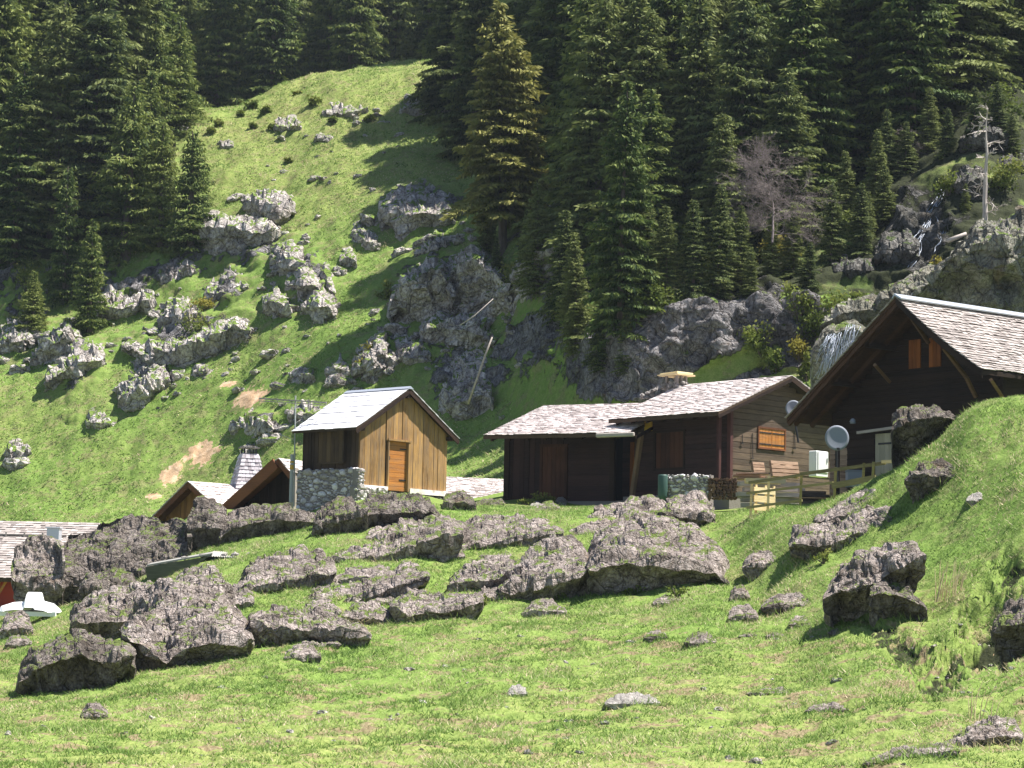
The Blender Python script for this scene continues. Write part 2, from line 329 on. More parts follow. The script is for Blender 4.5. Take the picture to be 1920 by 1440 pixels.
# ------------------------------------------------------------------ buildings
def wood(name, light, dark, vert=True, rough=0.8, streak=1.0, grey=None):
    """planks: grain runs along z (vert) or along the plank; every board has its own tint"""
    def bld(n, b):
        k = N(n); sc = (14, 14, 1.3) if vert else (1.6, 1.6, 16)
        v = k.coord('Object', sc); g = k.noise(v, 1.6, 5, 0.65, 0.5); t = k.attr('tint')
        big = k.noise(k.coord('Object', (1, 1, 1)), 1.1, 3)
        f = k.math('ADD', k.math('MULTIPLY', g, 0.75 * streak), k.math('MULTIPLY', t, 0.35)); f = k.math('ADD', f, k.math('MULTIPLY', k.math('SUBTRACT', big, 0.5), 0.5))
        c = k.ramp(f, [(0.28, dark), (0.72, light)])
        if grey: c = k.mix(k.math('MULTIPLY', k.ramp(k.noise(k.coord('Object', (5, 5, .55) if vert else (.55, .55, 5)), 1.7, 5, .7), [(0.42, (0, 0, 0)), (0.62, (1, 1, 1))]), .8), c, grey)
        k.L(c, b.inputs['Base Color']); k.bump(g, 0.5, 0.02, b)
    return mat(name, light, rough, bld, 0.2)
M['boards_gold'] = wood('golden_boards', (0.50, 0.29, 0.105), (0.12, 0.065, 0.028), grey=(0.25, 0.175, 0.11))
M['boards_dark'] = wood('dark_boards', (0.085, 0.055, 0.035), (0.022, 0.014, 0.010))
M['beam_dark'] = wood('dark_beam', (0.05, 0.028, 0.018), (0.018, 0.010, 0.008), False)
M['planks_brown'] = wood('brown_planks', (0.058, 0.030, 0.028), (0.022, 0.012, 0.012), False)
M['planks_black'] = wood('black_planks', (0.035, 0.020, 0.013), (0.014, 0.008, 0.006), False)
M['planks_grey'] = wood('weathered_planks', (0.19, 0.135, 0.095), (0.055, 0.038, 0.028), False, grey=(0.10, 0.075, 0.06))
M['panel_red'] = wood('reddish_panel', (0.10, 0.040, 0.024), (0.035, 0.015, 0.010))
M['orange_wood'] = wood('orange_varnished_wood', (0.55, 0.225, 0.055), (0.30, 0.105, 0.025), False, 0.55, grey=(0.34, 0.17, 0.075))
M['orange_dark'] = wood('faded_orange_wood', (0.30, 0.10, 0.025), (0.14, 0.045, 0.012))
M['fascia'] = wood('red_brown_beam', (0.22, 0.085, 0.04), (0.09, 0.035, 0.018), False)
M['olive_wood'] = wood('greenish_rail', (0.33, 0.28, 0.12), (0.15, 0.125, 0.06), False)
M['cream_wood'] = wood('fresh_cut_wood', (0.85, 0.70, 0.42), (0.62, 0.46, 0.24), False)
M['pale_wood'] = wood('pale_weathered_wood', (0.50, 0.45, 0.41), (0.28, 0.24, 0.215), False)
M['door_pale'] = wood('pale_door_boards', (0.50, 0.45, 0.32), (0.30, 0.27, 0.19))
M['shingle'] = wood('weathered_shingle', (0.76, 0.68, 0.665), (0.34, 0.29, 0.275), False)
M['shingle_brown'] = wood('brown_shingle', (0.46, 0.41, 0.385), (0.19, 0.16, 0.15), False)
M['roof_white'] = wood('bleached_roof_boards', (0.86, 0.85, 0.88), (0.66, 0.64, 0.68), False, 0.5)
M['metal'] = mat('zinc_sheet', (0.50, 0.53, 0.60), 0.35, None, 0.5, 0.35)
M['metal_dark'] = mat('dark_iron', (0.03, 0.03, 0.035), 0.5)
M['grey_pole'] = mat('galvanised_pole', (0.38, 0.40, 0.38), 0.5)
M['dish'] = mat('grey_dish_paint', (0.24, 0.26, 0.31), 0.6)
M['white'] = mat('white_paint', (0.85, 0.86, 0.86), 0.45)
M['whitewash'] = mat('whitewash', (0.80, 0.74, 0.68), 0.9, lambda n, b: (lambda k: k.L(k.ramp(k.noise(k.coord('World'), 3, 5, .7), [(0.3, (0.42, 0.33, 0.28)), (0.5, (0.82, 0.78, 0.74))]), b.inputs['Base Color']))(N(n)))
M['earth'] = mat('dark_bank_earth', (0.06, 0.045, 0.03), 0.95, lambda n, b: (lambda k: (k.L(k.ramp(k.noise(k.coord('World'), 6, 5, .7), [(0.35, (0.02, 0.016, 0.011)), (0.6, (0.10, 0.075, 0.045)), (0.8, (0.12, 0.16, 0.04))]), b.inputs['Base Color']), k.bump(k.noise(k.coord('World'), 9, 5), 0.9, 0.08, b)))(N(n)))
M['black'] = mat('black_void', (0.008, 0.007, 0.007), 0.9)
M['blue'] = mat('blue_plastic', (0.03, 0.10, 0.42), 0.4)
M['green'] = mat('green_plastic', (0.05, 0.10, 0.085), 0.5)
M['red'] = mat('red_paint', (0.42, 0.05, 0.03), 0.6)
M['yellow'] = mat('yellow_enamel', (0.62, 0.38, 0.05), 0.5)
M['brick_orange'] = mat('terracotta', (0.62, 0.28, 0.14), 0.8)
M['wall_stone'] = mat('wall_stone', (0.6, 0.56, 0.54), 0.9, lambda n, b: (lambda k: (k.L(k.mix(0.6, k.ramp(k.attr('tint'), [(0, (0.36, 0.33, 0.32)), (0.5, (0.62, 0.58, 0.57)), (1, (0.88, 0.86, 0.88))]), k.ramp(k.noise(k.coord('World'), 9, 5, .7), [(0.35, (0.45, 0.40, 0.36)), (0.55, (1, 1, 1))]), 'MULTIPLY'), b.inputs['Base Color']), k.bump(k.noise(k.coord('World'), 12, 4), 0.6, 0.04, b)))(N(n)))
M['mortar'] = mat('grey_mortar', (0.24, 0.215, 0.20), 0.95, lambda n, b: (lambda k: k.bump(k.noise(k.coord('World'), 25, 4), 0.6, 0.03, b))(N(n)))
M['corrugated'] = mat('corrugated_sheet', (0.33, 0.32, 0.30), 0.6)
M['log_end'] = wood('cut_log_wood', (0.50, 0.34, 0.24), (0.20, 0.12, 0.08), False)

class MB:
    """collects boxes and prisms in a local frame and links them as one mesh object"""
    def __init__(s): s.V = []; s.F = []; s.t = []; s.m = []
    def add(s, vs, fs, tint=None, mi=0):
        o = len(s.V); tint = random.random() if tint is None else tint
        s.V += [tuple(map(float, v)) for v in vs]; s.F += [tuple(o + i for i in f) for f in fs]; s.t += [tint] * len(vs); s.m += [mi] * len(fs)
    def box(s, a, b, tint=None, jit=0, mi=0):
        x0, y0, z0 = a; x1, y1, z1 = b
        vs = [(x0,y0,z0),(x1,y0,z0),(x1,y1,z0),(x0,y1,z0),(x0,y0,z1),(x1,y0,z1),(x1,y1,z1),(x0,y1,z1)]
        if jit: vs = [tuple(c + random.uniform(-jit, jit) for c in v) for v in vs]
        s.add(vs, [(0,3,2,1),(4,5,6,7),(0,1,5,4),(1,2,6,5),(2,3,7,6),(3,0,4,7)], tint, mi)
    def beam(s, p, q, wdt, hgt, tint=None, up=(0, 0, 1), taper=1.0, mi=0):
        p = Vector(p); q = Vector(q); d = (q - p).normalized(); r = d.cross(Vector(up))
        if r.length < 1e-3: r = d.cross(Vector((1, 0, 0)))
        r.normalize(); u = r.cross(d); vs = []
        for c, k in ((p, 1), (q, taper)):
            for a, b in ((-1, -1), (1, -1), (1, 1), (-1, 1)): vs.append(c + r * a * wdt * k / 2 + u * b * hgt * k / 2)
        s.add(vs, [(3,2,1,0),(4,5,6,7),(0,1,5,4),(1,2,6,5),(2,3,7,6),(3,0,4,7)], tint, mi)
    def tube(s, pts, rad, n=8, tint=None, mi=0):
        pts = [Vector(p) for p in pts]; rad = rad if isinstance(rad, (list, tuple)) else [rad] * len(pts); vs = []; fs = []
        for i, p in enumerate(pts):
            d = (pts[min(i + 1, len(pts) - 1)] - pts[max(i - 1, 0)]).normalized(); a = d.cross(Vector((0.3, 0.2, 1)) if abs(d.z) < .9 else Vector((1, 0, 0))).normalized(); b = d.cross(a)
            for j in range(n):
                th = 2 * math.pi * j / n; vs.append(p + (a * math.cos(th) + b * math.sin(th)) * rad[i])
        for i in range(len(pts) - 1):
            for j in range(n): fs.append((i * n + j, i * n + (j + 1) % n, (i + 1) * n + (j + 1) % n, (i + 1) * n + j))
        fs.append(tuple(range(n - 1, -1, -1))); fs.append(tuple((len(pts) - 1) * n + j for j in range(n)))
        s.add(vs, fs, tint, mi)
    def prism(s, poly, d, tint=None, mi=0):
        """poly: coplanar 3D points, d: extrusion vector"""
        n = len(poly); vs = [Vector(p) for p in poly] + [Vector(p) + Vector(d) for p in poly]
        s.add(vs, [tuple(range(n))[::-1], tuple(range(n, 2 * n))] + [(i, (i + 1) % n, n + (i + 1) % n, n + i) for i in range(n)], tint, mi)
    def stone(s, c, r, tint=None, mi=0):
        bm = bmesh.new(); bmesh.ops.create_icosphere(bm, subdivisions=1, radius=1); q = [random.uniform(.75, 1.2) for _ in bm.verts]
        s.add([(c[0] + v.co.x * r[0] * q[i], c[1] + v.co.y * r[1] * q[i], c[2] + v.co.z * r[2] * q[i]) for i, v in enumerate(bm.verts)], [tuple(x.index for x in f.verts) for f in bm.faces], tint, mi); bm.free()
    def build(s, name, mats, parent=None, bevel=0, smooth=False, loc=None):
        me = bpy.data.meshes.new(name); me.from_pydata(s.V, [], s.F)
        for m in (mats if isinstance(mats, (list, tuple)) else [mats]): me.materials.append(m)
        me.polygons.foreach_set('material_index', s.m)
        bm = bmesh.new(); bm.from_mesh(me); bmesh.ops.recalc_face_normals(bm, faces=bm.faces); bm.to_mesh(me); bm.free()
        at = me.attributes.new('tint', 'FLOAT', 'POINT'); at.data.foreach_set('value', s.t)
        if smooth: me.polygons.foreach_set('use_smooth', [True] * len(me.polygons))
        me.update(); o = bpy.data.objects.new(name, me); C.objects.link(o)
        if parent: o.parent = parent
        if loc is not None: o.location = loc
        if bevel:
            b = o.modifiers.new('bevel', 'BEVEL'); b.width = bevel; b.segments = 1; b.limit_method = 'ANGLE'
        return o
def build_each(mb, name, mats, parent=None, bevel=0):
    """every box or beam of the collector becomes a part of its own"""
    i = 0; starts = [0] + [k for k in range(1, len(mb.t)) if mb.t[k] != mb.t[k - 1]] + [len(mb.t)]; out = []
    for a, b in zip(starts[:-1], starts[1:]):
        q = MB(); q.V = mb.V[a:b]; q.t = mb.t[a:b]; q.F = [tuple(v - a for v in f) for f in mb.F if a <= f[0] < b]; q.m = [0] * len(q.F); out.append(q.build(name, mats, parent, bevel))
    return out
class Frame:
    """building frame: x along the gable (to the right), y back along the ridge, z up"""
    def __init__(s, name, o, yaw, label, cat, group=None):
        s.o = np.array(o, float); s.t = yaw; s.root = empty(name, o, label, cat, group); s.root.rotation_euler = (0, 0, yaw)
        s.ex = np.array([math.cos(yaw), math.sin(yaw), 0]); s.ey = np.array([-math.sin(yaw), math.cos(yaw), 0])
    def onx(s, px, py, y=0.0):
        """picture point met on the plane local y = const -> (x, z)"""
        a, z = ray(px, py); d = np.array([a, 1, z]); t = (np.dot(s.o, s.ey) + y) / np.dot(d, s.ey); p = d * t - s.o
        return float(np.dot(p, s.ex)), float(p[2])
    def ony(s, px, py, x=0.0):
        a, z = ray(px, py); d = np.array([a, 1, z]); t = (np.dot(s.o, s.ex) + x) / np.dot(d, s.ex); p = d * t - s.o
        return float(np.dot(p, s.ey)), float(p[2])

def boards_v(mb, x0, x1, zb, ztop, y0, y1, w_=0.2, axis='x', jit=0.012, gap=0.012, skip=()):
    """vertical boards with small steps and gaps; ztop is a function of the position"""
    x = x0
    while x < x1 - 0.01:
        ww = min(w_ * random.uniform(0.75, 1.3), x1 - x); o = random.uniform(-jit, jit); a, b = x + gap / 2, x + ww - gap / 2
        zz0 = zb + random.uniform(-0.03, 0.03); xm = (a + b) / 2
        segs = [(zz0, None)]
        for (sx0, sx1, sz0, sz1) in skip:
            if sx0 < xm < sx1: segs = [(zz0, sz0), (sz1, None)] if sz0 > zz0 + .02 else [(sz1, None)]
        tint = random.random()
        for (za, zb_) in segs:
            ta, tb = (ztop(a), ztop(b)) if zb_ is None else (zb_, zb_)
            if min(ta, tb) <= za: continue
            if axis == 'x': vs = [(a, y0 + o, za), (b, y0 + o, za), (b, y1, za), (a, y1, za), (a, y0 + o, ta), (b, y0 + o, tb), (b, y1, tb), (a, y1, ta)]
            else: vs = [(y0 + o, a, za), (y0 + o, b, za), (y1, b, za), (y1, a, za), (y0 + o, a, ta), (y0 + o, b, tb), (y1, b, tb), (y1, a, ta)]
            mb.add(vs, [(0,3,2,1),(4,5,6,7),(0,1,5,4),(1,2,6,5),(2,3,7,6),(3,0,4,7)], tint)
        x += ww
def planks_h(mb, x0f, x1f, z0, z1, y0, y1, h=0.17, axis='x', jit=0.012, skip=()):
    z = z0
    while z < z1 - 0.01:
        hh = min(h * random.uniform(0.85, 1.15), z1 - z); o = random.uniform(-jit, jit); zm = z + hh / 2
        xa, xb = (x0f(zm), x1f(zm)) if callable(x0f) else (x0f, x1f)
        spans = [(xa, xb)]
        for (sx0, sx1, sz0, sz1) in skip:
            if sz0 < zm < sz1: spans = [q for (a, b) in spans for q in ((a, min(b, sx0)), (max(a, sx1), b)) if q[1] - q[0] > 0.02]
        for a, b in spans:
            if b <= a: continue
            if axis == 'x': mb.box((a, y0 + o, z + .006), (b, y1, z + hh - .006))
            else: mb.box((y0 + o, a, z + .006), (y1, b, z + hh - .006))
        z += hh
def shingle_slope(mb, p00, p10, p01, p11, row=0.22, wid=0.16, th=0.02, ragged=0.03, lift=0.0, curve=None):
    """shingles laid in rows on the slope p00-p10 (eave) to p01-p11 (ridge)"""
    p00, p10, p01, p11 = map(lambda p: np.array(p, float), (p00, p10, p01, p11))
    nrow = int(np.linalg.norm(p01 - p00) / row); n_ = np.cross(p10 - p00, p01 - p00); n_ /= np.linalg.norm(n_)
    if n_[2] < 0: n_ = -n_
    for r in range(nrow + 1):
        t0 = r / (nrow + 1) - 0.002; t1 = min(1.0, (r + 1.45) / (nrow + 1)); a0 = p00 + (p01 - p00) * t0; b0 = p10 + (p11 - p10) * t0; a1 = p00 + (p01 - p00) * t1; b1 = p10 + (p11 - p10) * t1
        Lr = np.linalg.norm(b0 - a0); u = -random.random() * wid * .5
        while u < Lr:
            ww = wid * random.uniform(.55, 1.5); ua, ub = max(0, u) / Lr, min(Lr, u + ww - .008) / Lr; u += ww
            if ub <= ua: continue
            dn = (p00 - p01) / np.linalg.norm(p00 - p01) * random.uniform(-ragged, ragged); top = n_ * (th * random.uniform(.8, 2.0) + 0.014); off = n_ * lift
            q = [a0 + (b0 - a0) * ua + dn + top, a0 + (b0 - a0) * ub + dn + top, a1 + (b1 - a1) * ub + n_ * .004, a1 + (b1 - a1) * ua + n_ * .004]
            if curve: q = [curve(x) for x in q]
            vs = [x + off for x in q] + [x + off - n_ * th for x in q]
            mb.add(vs, [(0,1,2,3),(7,6,5,4),(0,4,5,1),(1,5,6,2),(2,6,7,3),(3,7,4,0)])
def stone_wall(mb, x0, x1, y0, y1, z0, z1, size=0.24, axis='x', top=None):
    """rubble: irregular flat stones bedded proud of a mortar core (core = material 1)"""
    core = ((x0, y0 + .05, z0), (x1, y1, z1 - .03)) if axis == 'x' else ((y0 + .05, x0, z0), (y1, x1, z1 - .03))
    mb.box(*core, mi=1)
    done = []; tries = 0; area = (x1 - x0) * (z1 - z0)
    while tries < area / size ** 2 * 130:
        tries += 1; big = 1.0 if tries < area / size ** 2 * 12 else (.6 if tries < area / size ** 2 * 50 else .33)
        rx = size * random.uniform(.28, .8) * big; rz_ = rx * random.uniform(.45, .85); x = random.uniform(x0 + rx * .6, x1 - rx * .6); z = random.uniform(z0 + rz_ * .5, z1 - rz_ * .7)
        if any(((x - a) / (rx + c)) ** 2 + ((z - b) / (rz_ + d)) ** 2 < .80 for a, b, c, d in done): continue
        done.append((x, z, rx, rz_)); c = (x, y0 + .07, z); r = (rx * 1.02, .09 + random.random() * .05, rz_ * 1.02)
        if axis == 'x': mb.stone(c, r)
        else: mb.stone((c[1], c[0], c[2]), (r[1], r[0], r[2]))
def gable_roof(fr, W, hr, he, os_, of_, ob, L, rowmat, under, th=0.10, right=True, row=0.22, wid=0.16):
    mid = W / 2
    for side in ((-1,) if not right else (-1, 1)):
        xe = -os_ if side < 0 else W + os_
        mb = MB(); nvec = Vector((hr - he, 0, mid + os_)).normalized() * -th if side < 0 else Vector((-(hr - he), 0, mid + os_)).normalized() * -th
        a, b = (xe, -of_, he), (mid, -of_, hr); poly = [Vector(a), Vector(b), Vector((mid, L + ob, hr)), Vector((xe, L + ob, he))]
        mb.prism([p - Vector((0, 0, 0.012)) for p in poly], (0, 0, -th)); sl = mb.build('roof_deck', under, fr.root)
        m2 = MB(); shingle_slope(m2, (xe, -of_, he), (xe, L + ob, he), (mid, -of_, hr), (mid, L + ob, hr), row, wid)
        m2.build('roof', rowmat, fr.root)

# --- small golden hut ------------------------------------------------
f1 = Frame('wooden_hut', (-5.248, 80, 4.80), 0.849, 'small golden board hut with bright white roof and orange door on a stone base', 'hut')
W, L, hr, he, os_, of_, ob = 4.468, 2.85, 3.556, 1.926, .39, .215, .164
sl = (hr - he) / (W / 2 + os_); ztop = lambda x: hr - .13 - abs(x - W / 2) * sl
dx0, dz1 = f1.onx(729, 826); dx1, _ = f1.onx(765, 826); dz0 = -0.12
mb = MB(); boards_v(mb, 0, W, 0.0, ztop, 0, .06, .27, skip=[(dx0 - .05, dx1 + .05, -1, dz1)], jit=.02, gap=.02); mb.build('gable_wall', M['boards_gold'], f1.root)
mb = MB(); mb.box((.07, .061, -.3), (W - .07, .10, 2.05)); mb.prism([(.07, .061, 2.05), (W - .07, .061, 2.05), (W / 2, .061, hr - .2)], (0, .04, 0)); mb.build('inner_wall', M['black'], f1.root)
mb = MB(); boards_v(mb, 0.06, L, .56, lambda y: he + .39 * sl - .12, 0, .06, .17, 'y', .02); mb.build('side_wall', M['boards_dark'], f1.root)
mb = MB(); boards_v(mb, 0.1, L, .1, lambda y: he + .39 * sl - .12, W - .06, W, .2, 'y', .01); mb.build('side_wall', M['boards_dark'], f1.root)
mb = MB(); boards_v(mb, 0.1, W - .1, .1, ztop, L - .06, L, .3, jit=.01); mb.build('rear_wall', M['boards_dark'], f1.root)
y0, z0 = f1.ony(645, 866); y1, z1 = f1.ony(601, 811); y0, y1 = sorted((y0, y1))
mb = MB()
for q in range(6): mb.box((-.075, y0 + (y1 - y0) * q / 6 + .006, z0), (-.035, y0 + (y1 - y0) * (q + 1) / 6 - .006, z1))
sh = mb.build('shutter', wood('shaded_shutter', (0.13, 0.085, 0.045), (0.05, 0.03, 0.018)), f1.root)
mb = MB(); [mb.box(a, b) for a, b in (((-.10, y0 - .06, z0 - .06), (-.03, y1 + .06, z0)), ((-.10, y0 - .06, z1), (-.03, y1 + .06, z1 + .05)), ((-.10, y0 - .06, z0), (-.03, y0, z1)), ((-.10, y1, z0), (-.03, y1 + .06, z1)))]
mb.build('frame', M['boards_dark'], sh)
mb = MB(); n = 11
for q in range(n): mb.box((dx0, .05, dz0 + (dz1 - dz0) * q / n + .004), (dx1 - .02, .085, dz0 + (dz1 - dz0) * (q + 1) / n - .004))
door = mb.build('door', M['orange_wood'], f1.root, .004)
mb = MB(); mb.box((dx0 + .05, .01, .95), (dx0 + .10, .05, 1.09)); mb.build('handle', M['metal_dark'], door)
for hz_ in (.25, 1.35):
    mb = MB(); mb.box((dx1 - .36, .035, hz_), (dx1 - .02, .05, hz_ + .045)); mb.build('hinge', M['metal_dark'], door)
mb = MB(); mb.box((dx0 - .05, -.05, dz0), (dx0, .07, dz1)); mb.box((dx1, -.05, dz0), (dx1 + .09, .07, dz1)); mb.box((dx0 - .07, -.07, dz1), (dx1 + .12, .07, dz1 + .07)); mb.build('door_frame', M['boards_gold'], f1.root)
mb = MB(); mb.prism([(-os_, -of_, he), (W / 2, -of_, hr), (W / 2, L + ob, hr), (-os_, L + ob, he)], (0, 0, -.07)); mb.prism([(W + os_, -of_, he), (W / 2, -of_, hr), (W / 2, L + ob, hr), (W + os_, L + ob, he)], (0, 0, -.07)); mb.build('roof_deck', M['boards_dark'], f1.root)
mb = MB(); shingle_slope(mb, (-os_ - .02, -of_ - .02, he + .005), (-os_ - .02, L + ob, he + .005), (W / 2, -of_ - .02, hr + .005), (W / 2, L + ob, hr + .005), .5, .3, .012, .012)
shingle_slope(mb, (W + os_, -of_ - .02, he + .005), (W + os_, L + ob, he + .005), (W / 2, -of_ - .02, hr + .005), (W / 2, L + ob, hr + .005), .5, .3, .012, .012); mb.build('roof', M['roof_white'], f1.root)
mb = MB(); mb.prism([(W / 2 - .16, -of_ - .03, hr - .04), (W / 2, -of_ - .03, hr + .06), (W / 2 + .16, -of_ - .03, hr - .04)], (0, L + of_ + ob, 0)); mb.build('ridge_cap', M['metal'], f1.root)
mb = MB(); mb.beam((-os_, -of_ + .02, he - .14), (W / 2, -of_ + .02, hr - .14), .05, .13); mb.beam((W + os_, -of_ + .02, he - .14), (W / 2, -of_ + .02, hr - .14), .05, .13)
mb.box((W / 2 - .08, -of_ + .03, hr - .36), (W / 2 + .08, .3, hr - .2)); mb.box((-.1, -of_ + .03, 1.86), (.06, .2, 2.0)); mb.box((W - .08, -of_ + .03, 1.84), (W + .08, .2, 1.98)); build_each(mb, 'rafter', M['beam_dark'], f1.root)
mb = MB(); stone_wall(mb, -.18, L + .10, -.18, .02, -1.35, .58, .34, 'y'); mb.build('stone_base', [M['wall_stone'], M['mortar']], f1.root)
mb = MB(); stone_wall(mb, -.32, dx0 - .15, -.20, .1, -1.3, -.06, .32); stone_wall(mb, -.26, .06, -.26, .05, -1.2, .55, .30); stone_wall(mb, dx1 + .1, W, -.03, .1, -.7, -.22, .30); mb.box((-.1, .1, -1.2), (W, L, .0), mi=1); mb.build('foundation', [M['wall_stone'], M['mortar']], f1.root)
mb = MB(); mb.box((0.02, -.09, -.10), (dx0 - .06, .05, -.005), jit=.015); mb.box((dx1 + .10, -.09, -.18), (W, .05, -.005), jit=.015); build_each(mb, 'whitewashed_sill', M['whitewash'], f1.root)

# --- dark hut with mid hut ---------------------------------------------
f2 = Frame('timber_chalet', (5.354, 84, 4.752), 1.122, 'long low dark timber chalet with two doors, between golden hut and chimneyed chalet', 'chalet')
W, L, hr, he, os_, of_, ob = 6.956, 6.056, 3.866, 2.237, 1.885, -.4, .106
sl = (hr - he) / (W / 2 + os_); wt = he + os_ * sl - .15
def box_body(fr, W, L, h, ins=.12):
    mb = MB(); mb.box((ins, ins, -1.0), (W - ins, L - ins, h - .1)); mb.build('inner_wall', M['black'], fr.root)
ya, _ = f2.ony(1060, 840); yb, _ = f2.ony(1018, 840); ye, _ = f2.ony(1148, 840); yo0, _ = f2.ony(1190, 840); yo1, _ = f2.ony(1168, 840); yv, _ = f2.ony(950, 840)
_, zd = f2.ony(1040, 838); _, zo = f2.ony(1178, 826)
mb = MB(); planks_h(mb, ye, ya - .12, -.1, wt, 0, .1, .19, 'y', .014); mb.build('log_wall', M['planks_brown'], f2.root)
mb = MB(); boards_v(mb, yb + .1, L, -.1, lambda y: wt, 0, .08, .22, 'y', .02); boards_v(mb, ya - .12, yb + .1, zd + .05, lambda y: wt, 0, .08, .2, 'y', .02); mb.build('board_wall', M['planks_brown'], f2.root)
mb = MB(); [mb.box((-.01, ya + (yb - ya) * q / 5 + .005, -.05), (.06, ya + (yb - ya) * (q + 1) / 5 - .005, zd)) for q in range(5)]; d1 = mb.build('door', M['panel_red'], f2.root)
mb = MB(); mb.box((-.05, ya - .1, -.05), (.06, ya, zd + .08)); mb.box((-.05, yb, -.05), (.06, yb + .1, zd + .08)); mb.box((-.06, ya - .12, zd), (.06, yb + .12, zd + .1)); mb.build('frame', M['panel_red'], d1)
mb = MB(); mb.box((-.06, ye - .1, -.1), (.16, ye + .08, wt)); mb.box((-.12, L - .1, -.1), (.1, L + .1, wt)); build_each(mb, 'corner_post', M['planks_black'], f2.root)
mb = MB(); planks_h(mb, -.6, ye - .1, -.1, wt, .75, .85, .19, 'y', .01); mb.build('recessed_wall', M['planks_brown'], f2.root)
mb = MB(); [mb.box((.68, yo0 + (yo1 - yo0) * q / 4 + .005, -.05), (.72, yo0 + (yo1 - yo0) * (q + 1) / 4 - .005, zo)) for q in range(4)]; mb.build('door', M['orange_dark'], f2.root)
box_body(f2, W, L, wt - .2, .9)
mb = MB(); planks_h(mb, .1, W, -.1, wt, L - .1, L, .19, 'x', .01); planks_h(mb, lambda z: max(.1, (z - wt) / sl + .0), lambda z: min(W, W - (z - wt) / sl), wt, hr - .3, L - .1, L, .19, 'x', .01); mb.build('gable_wall', M['planks_brown'], f2.root)
gable_roof(f2, W, hr, he, os_, of_, ob, L, M['shingle'], M['boards_dark'], .12)
mb = MB(); 
for q in range(9): mb.beam((-os_ + .05, .1 + q * .72, he - .17), (.4, .1 + q * .72, he - .17 + (os_ + .35) * sl), .07, .1)
build_each(mb, 'rafter', M['beam_dark'], f2.root)
g0, _ = f2.ony(1119, 815, -os_); g1, _ = f2.ony(1190, 815, -os_)
mb = MB(); mb.beam((-os_ - .04, g0, he - .08), (-os_ - .04, g1, he - .06), .16, .15); mb.build('wooden_gutter', M['pale_wood'], f2.root, .03)
mb = MB(); mb.box((.25, .2, -1.0), (W, L - .12, -.06)); mb.box((-.12, 0, -.6), (.25, L + .05, -.1)); mb.build('plinth', M['mortar'], f2.root)

f3 = Frame('timber_chalet', (7.706, 81, 5.022), 0.743, 'dark timber chalet with stone capped chimney, orange shuttered gable window and pale shingle roof', 'chalet')
W, L, hr, he, os_, of_, ob = 5.639, 4.686, 4.175, 2.549, 1.078, .43, .287
sl = (hr - he) / (W / 2 + os_); wt = he + os_ * sl - .16
s0, sz0 = f3.ony(1281, 876); s1, sz1 = f3.ony(1229, 812); s0, s1 = min(s0, s1), max(s0, s1)
mb = MB(); planks_h(mb, 0, L, -.2, wt, 0, .1, .18, 'y', .014, [(s0, s1, sz0, sz1)]); mb.build('log_wall', M['planks_brown'], f3.root)
mb = MB(); [mb.box((.04, s0 + (s1 - s0) * q / 6 + .005, sz0), (.08, s0 + (s1 - s0) * (q + 1) / 6 - .005, sz1)) for q in range(6)]; sh = mb.build('shutter', M['panel_red'], f3.root)
mb = MB(); [mb.box(a, b) for a, b in (((-.03, s0 - .08, sz0 - .08), (.08, s1 + .08, sz0)), ((-.03, s0 - .08, sz1), (.08, s1 + .08, sz1 + .08)), ((-.03, s0 - .08, sz0), (.08, s0, sz1)), ((-.03, s1, sz0), (.08, s1 + .08, sz1)))]; mb.build('frame', M['planks_black'], sh)
w0, wz0 = f3.onx(1422, 838); w1, wz1 = f3.onx(1470, 808)
mb = MB(); planks_h(mb, 0, W, -.2, wt, 0, .1, .21, 'x', .012, [(w0 - .04, w1 + .04, wz0 - .04, wz1 + .04)]); planks_h(mb, lambda z: (z - wt) / sl, lambda z: W - (z - wt) / sl, wt, hr - .25, 0, .1, .21); mb.build('gable_wall', M['planks_grey'], f3.root)
wm = (w0 + w1) / 2
for a, b in ((w0, wm - .01), (wm + .01, w1)):
    mb = MB(); nb = 4
    for q in range(nb): mb.box((a + (b - a) * q / nb + .004, -.03, wz0), (a + (b - a) * (q + 1) / nb - .004, .02, wz1))
    sh = mb.build('shutter', M['orange_wood'], f3.root)
    mb = MB(); mb.box((a + .02, -.045, wz0 + .10), (b - .02, -.03, wz0 + .14)); mb.box((a + .02, -.045, wz1 - .16), (b - .02, -.03, wz1 - .12)); mb.build('hinge', M['metal_dark'], sh)
mb = MB(); [mb.box(a, b) for a, b in (((w0 - .06, -.05, wz0 - .06), (w1 + .06, .08, wz0)), ((w0 - .06, -.05, wz1), (w1 + .06, .08, wz1 + .06)), ((w0 - .06, -.05, wz0), (w0, .08, wz1)), ((w1, -.05, wz0), (w1 + .06, .08, wz1)))]; mb.build('window_frame', M['fascia'], f3.root)
box_body(f3, W, L, wt, .2)
mb = MB(); planks_h(mb, 0, W, -.2, wt, L - .1, L, .21); planks_h(mb, .1, L, -.2, wt, W - .1, W, .21, 'y'); planks_h(mb, lambda z: (z - wt) / sl, lambda z: W - (z - wt) / sl, wt, hr - .25, L - .1, L, .21); mb.build('rear_wall', M['planks_brown'], f3.root)
gable_roof(f3, W, hr, he, os_, of_, ob, L, M['shingle'], M['boards_dark'], .12)
p0, pz = f3.ony(1183, 945, -.75); p1, pz1 = f3.ony(1202, 806, -.75)
mb = MB(); mb.beam((-.75, p0, pz), (-.75, p1 - .02, pz1 - .1), .15, .15); mb.build('leaning_post', wood('grey_brown_post', (0.20, 0.13, 0.08), (0.07, 0.045, 0.03)), f3.root)
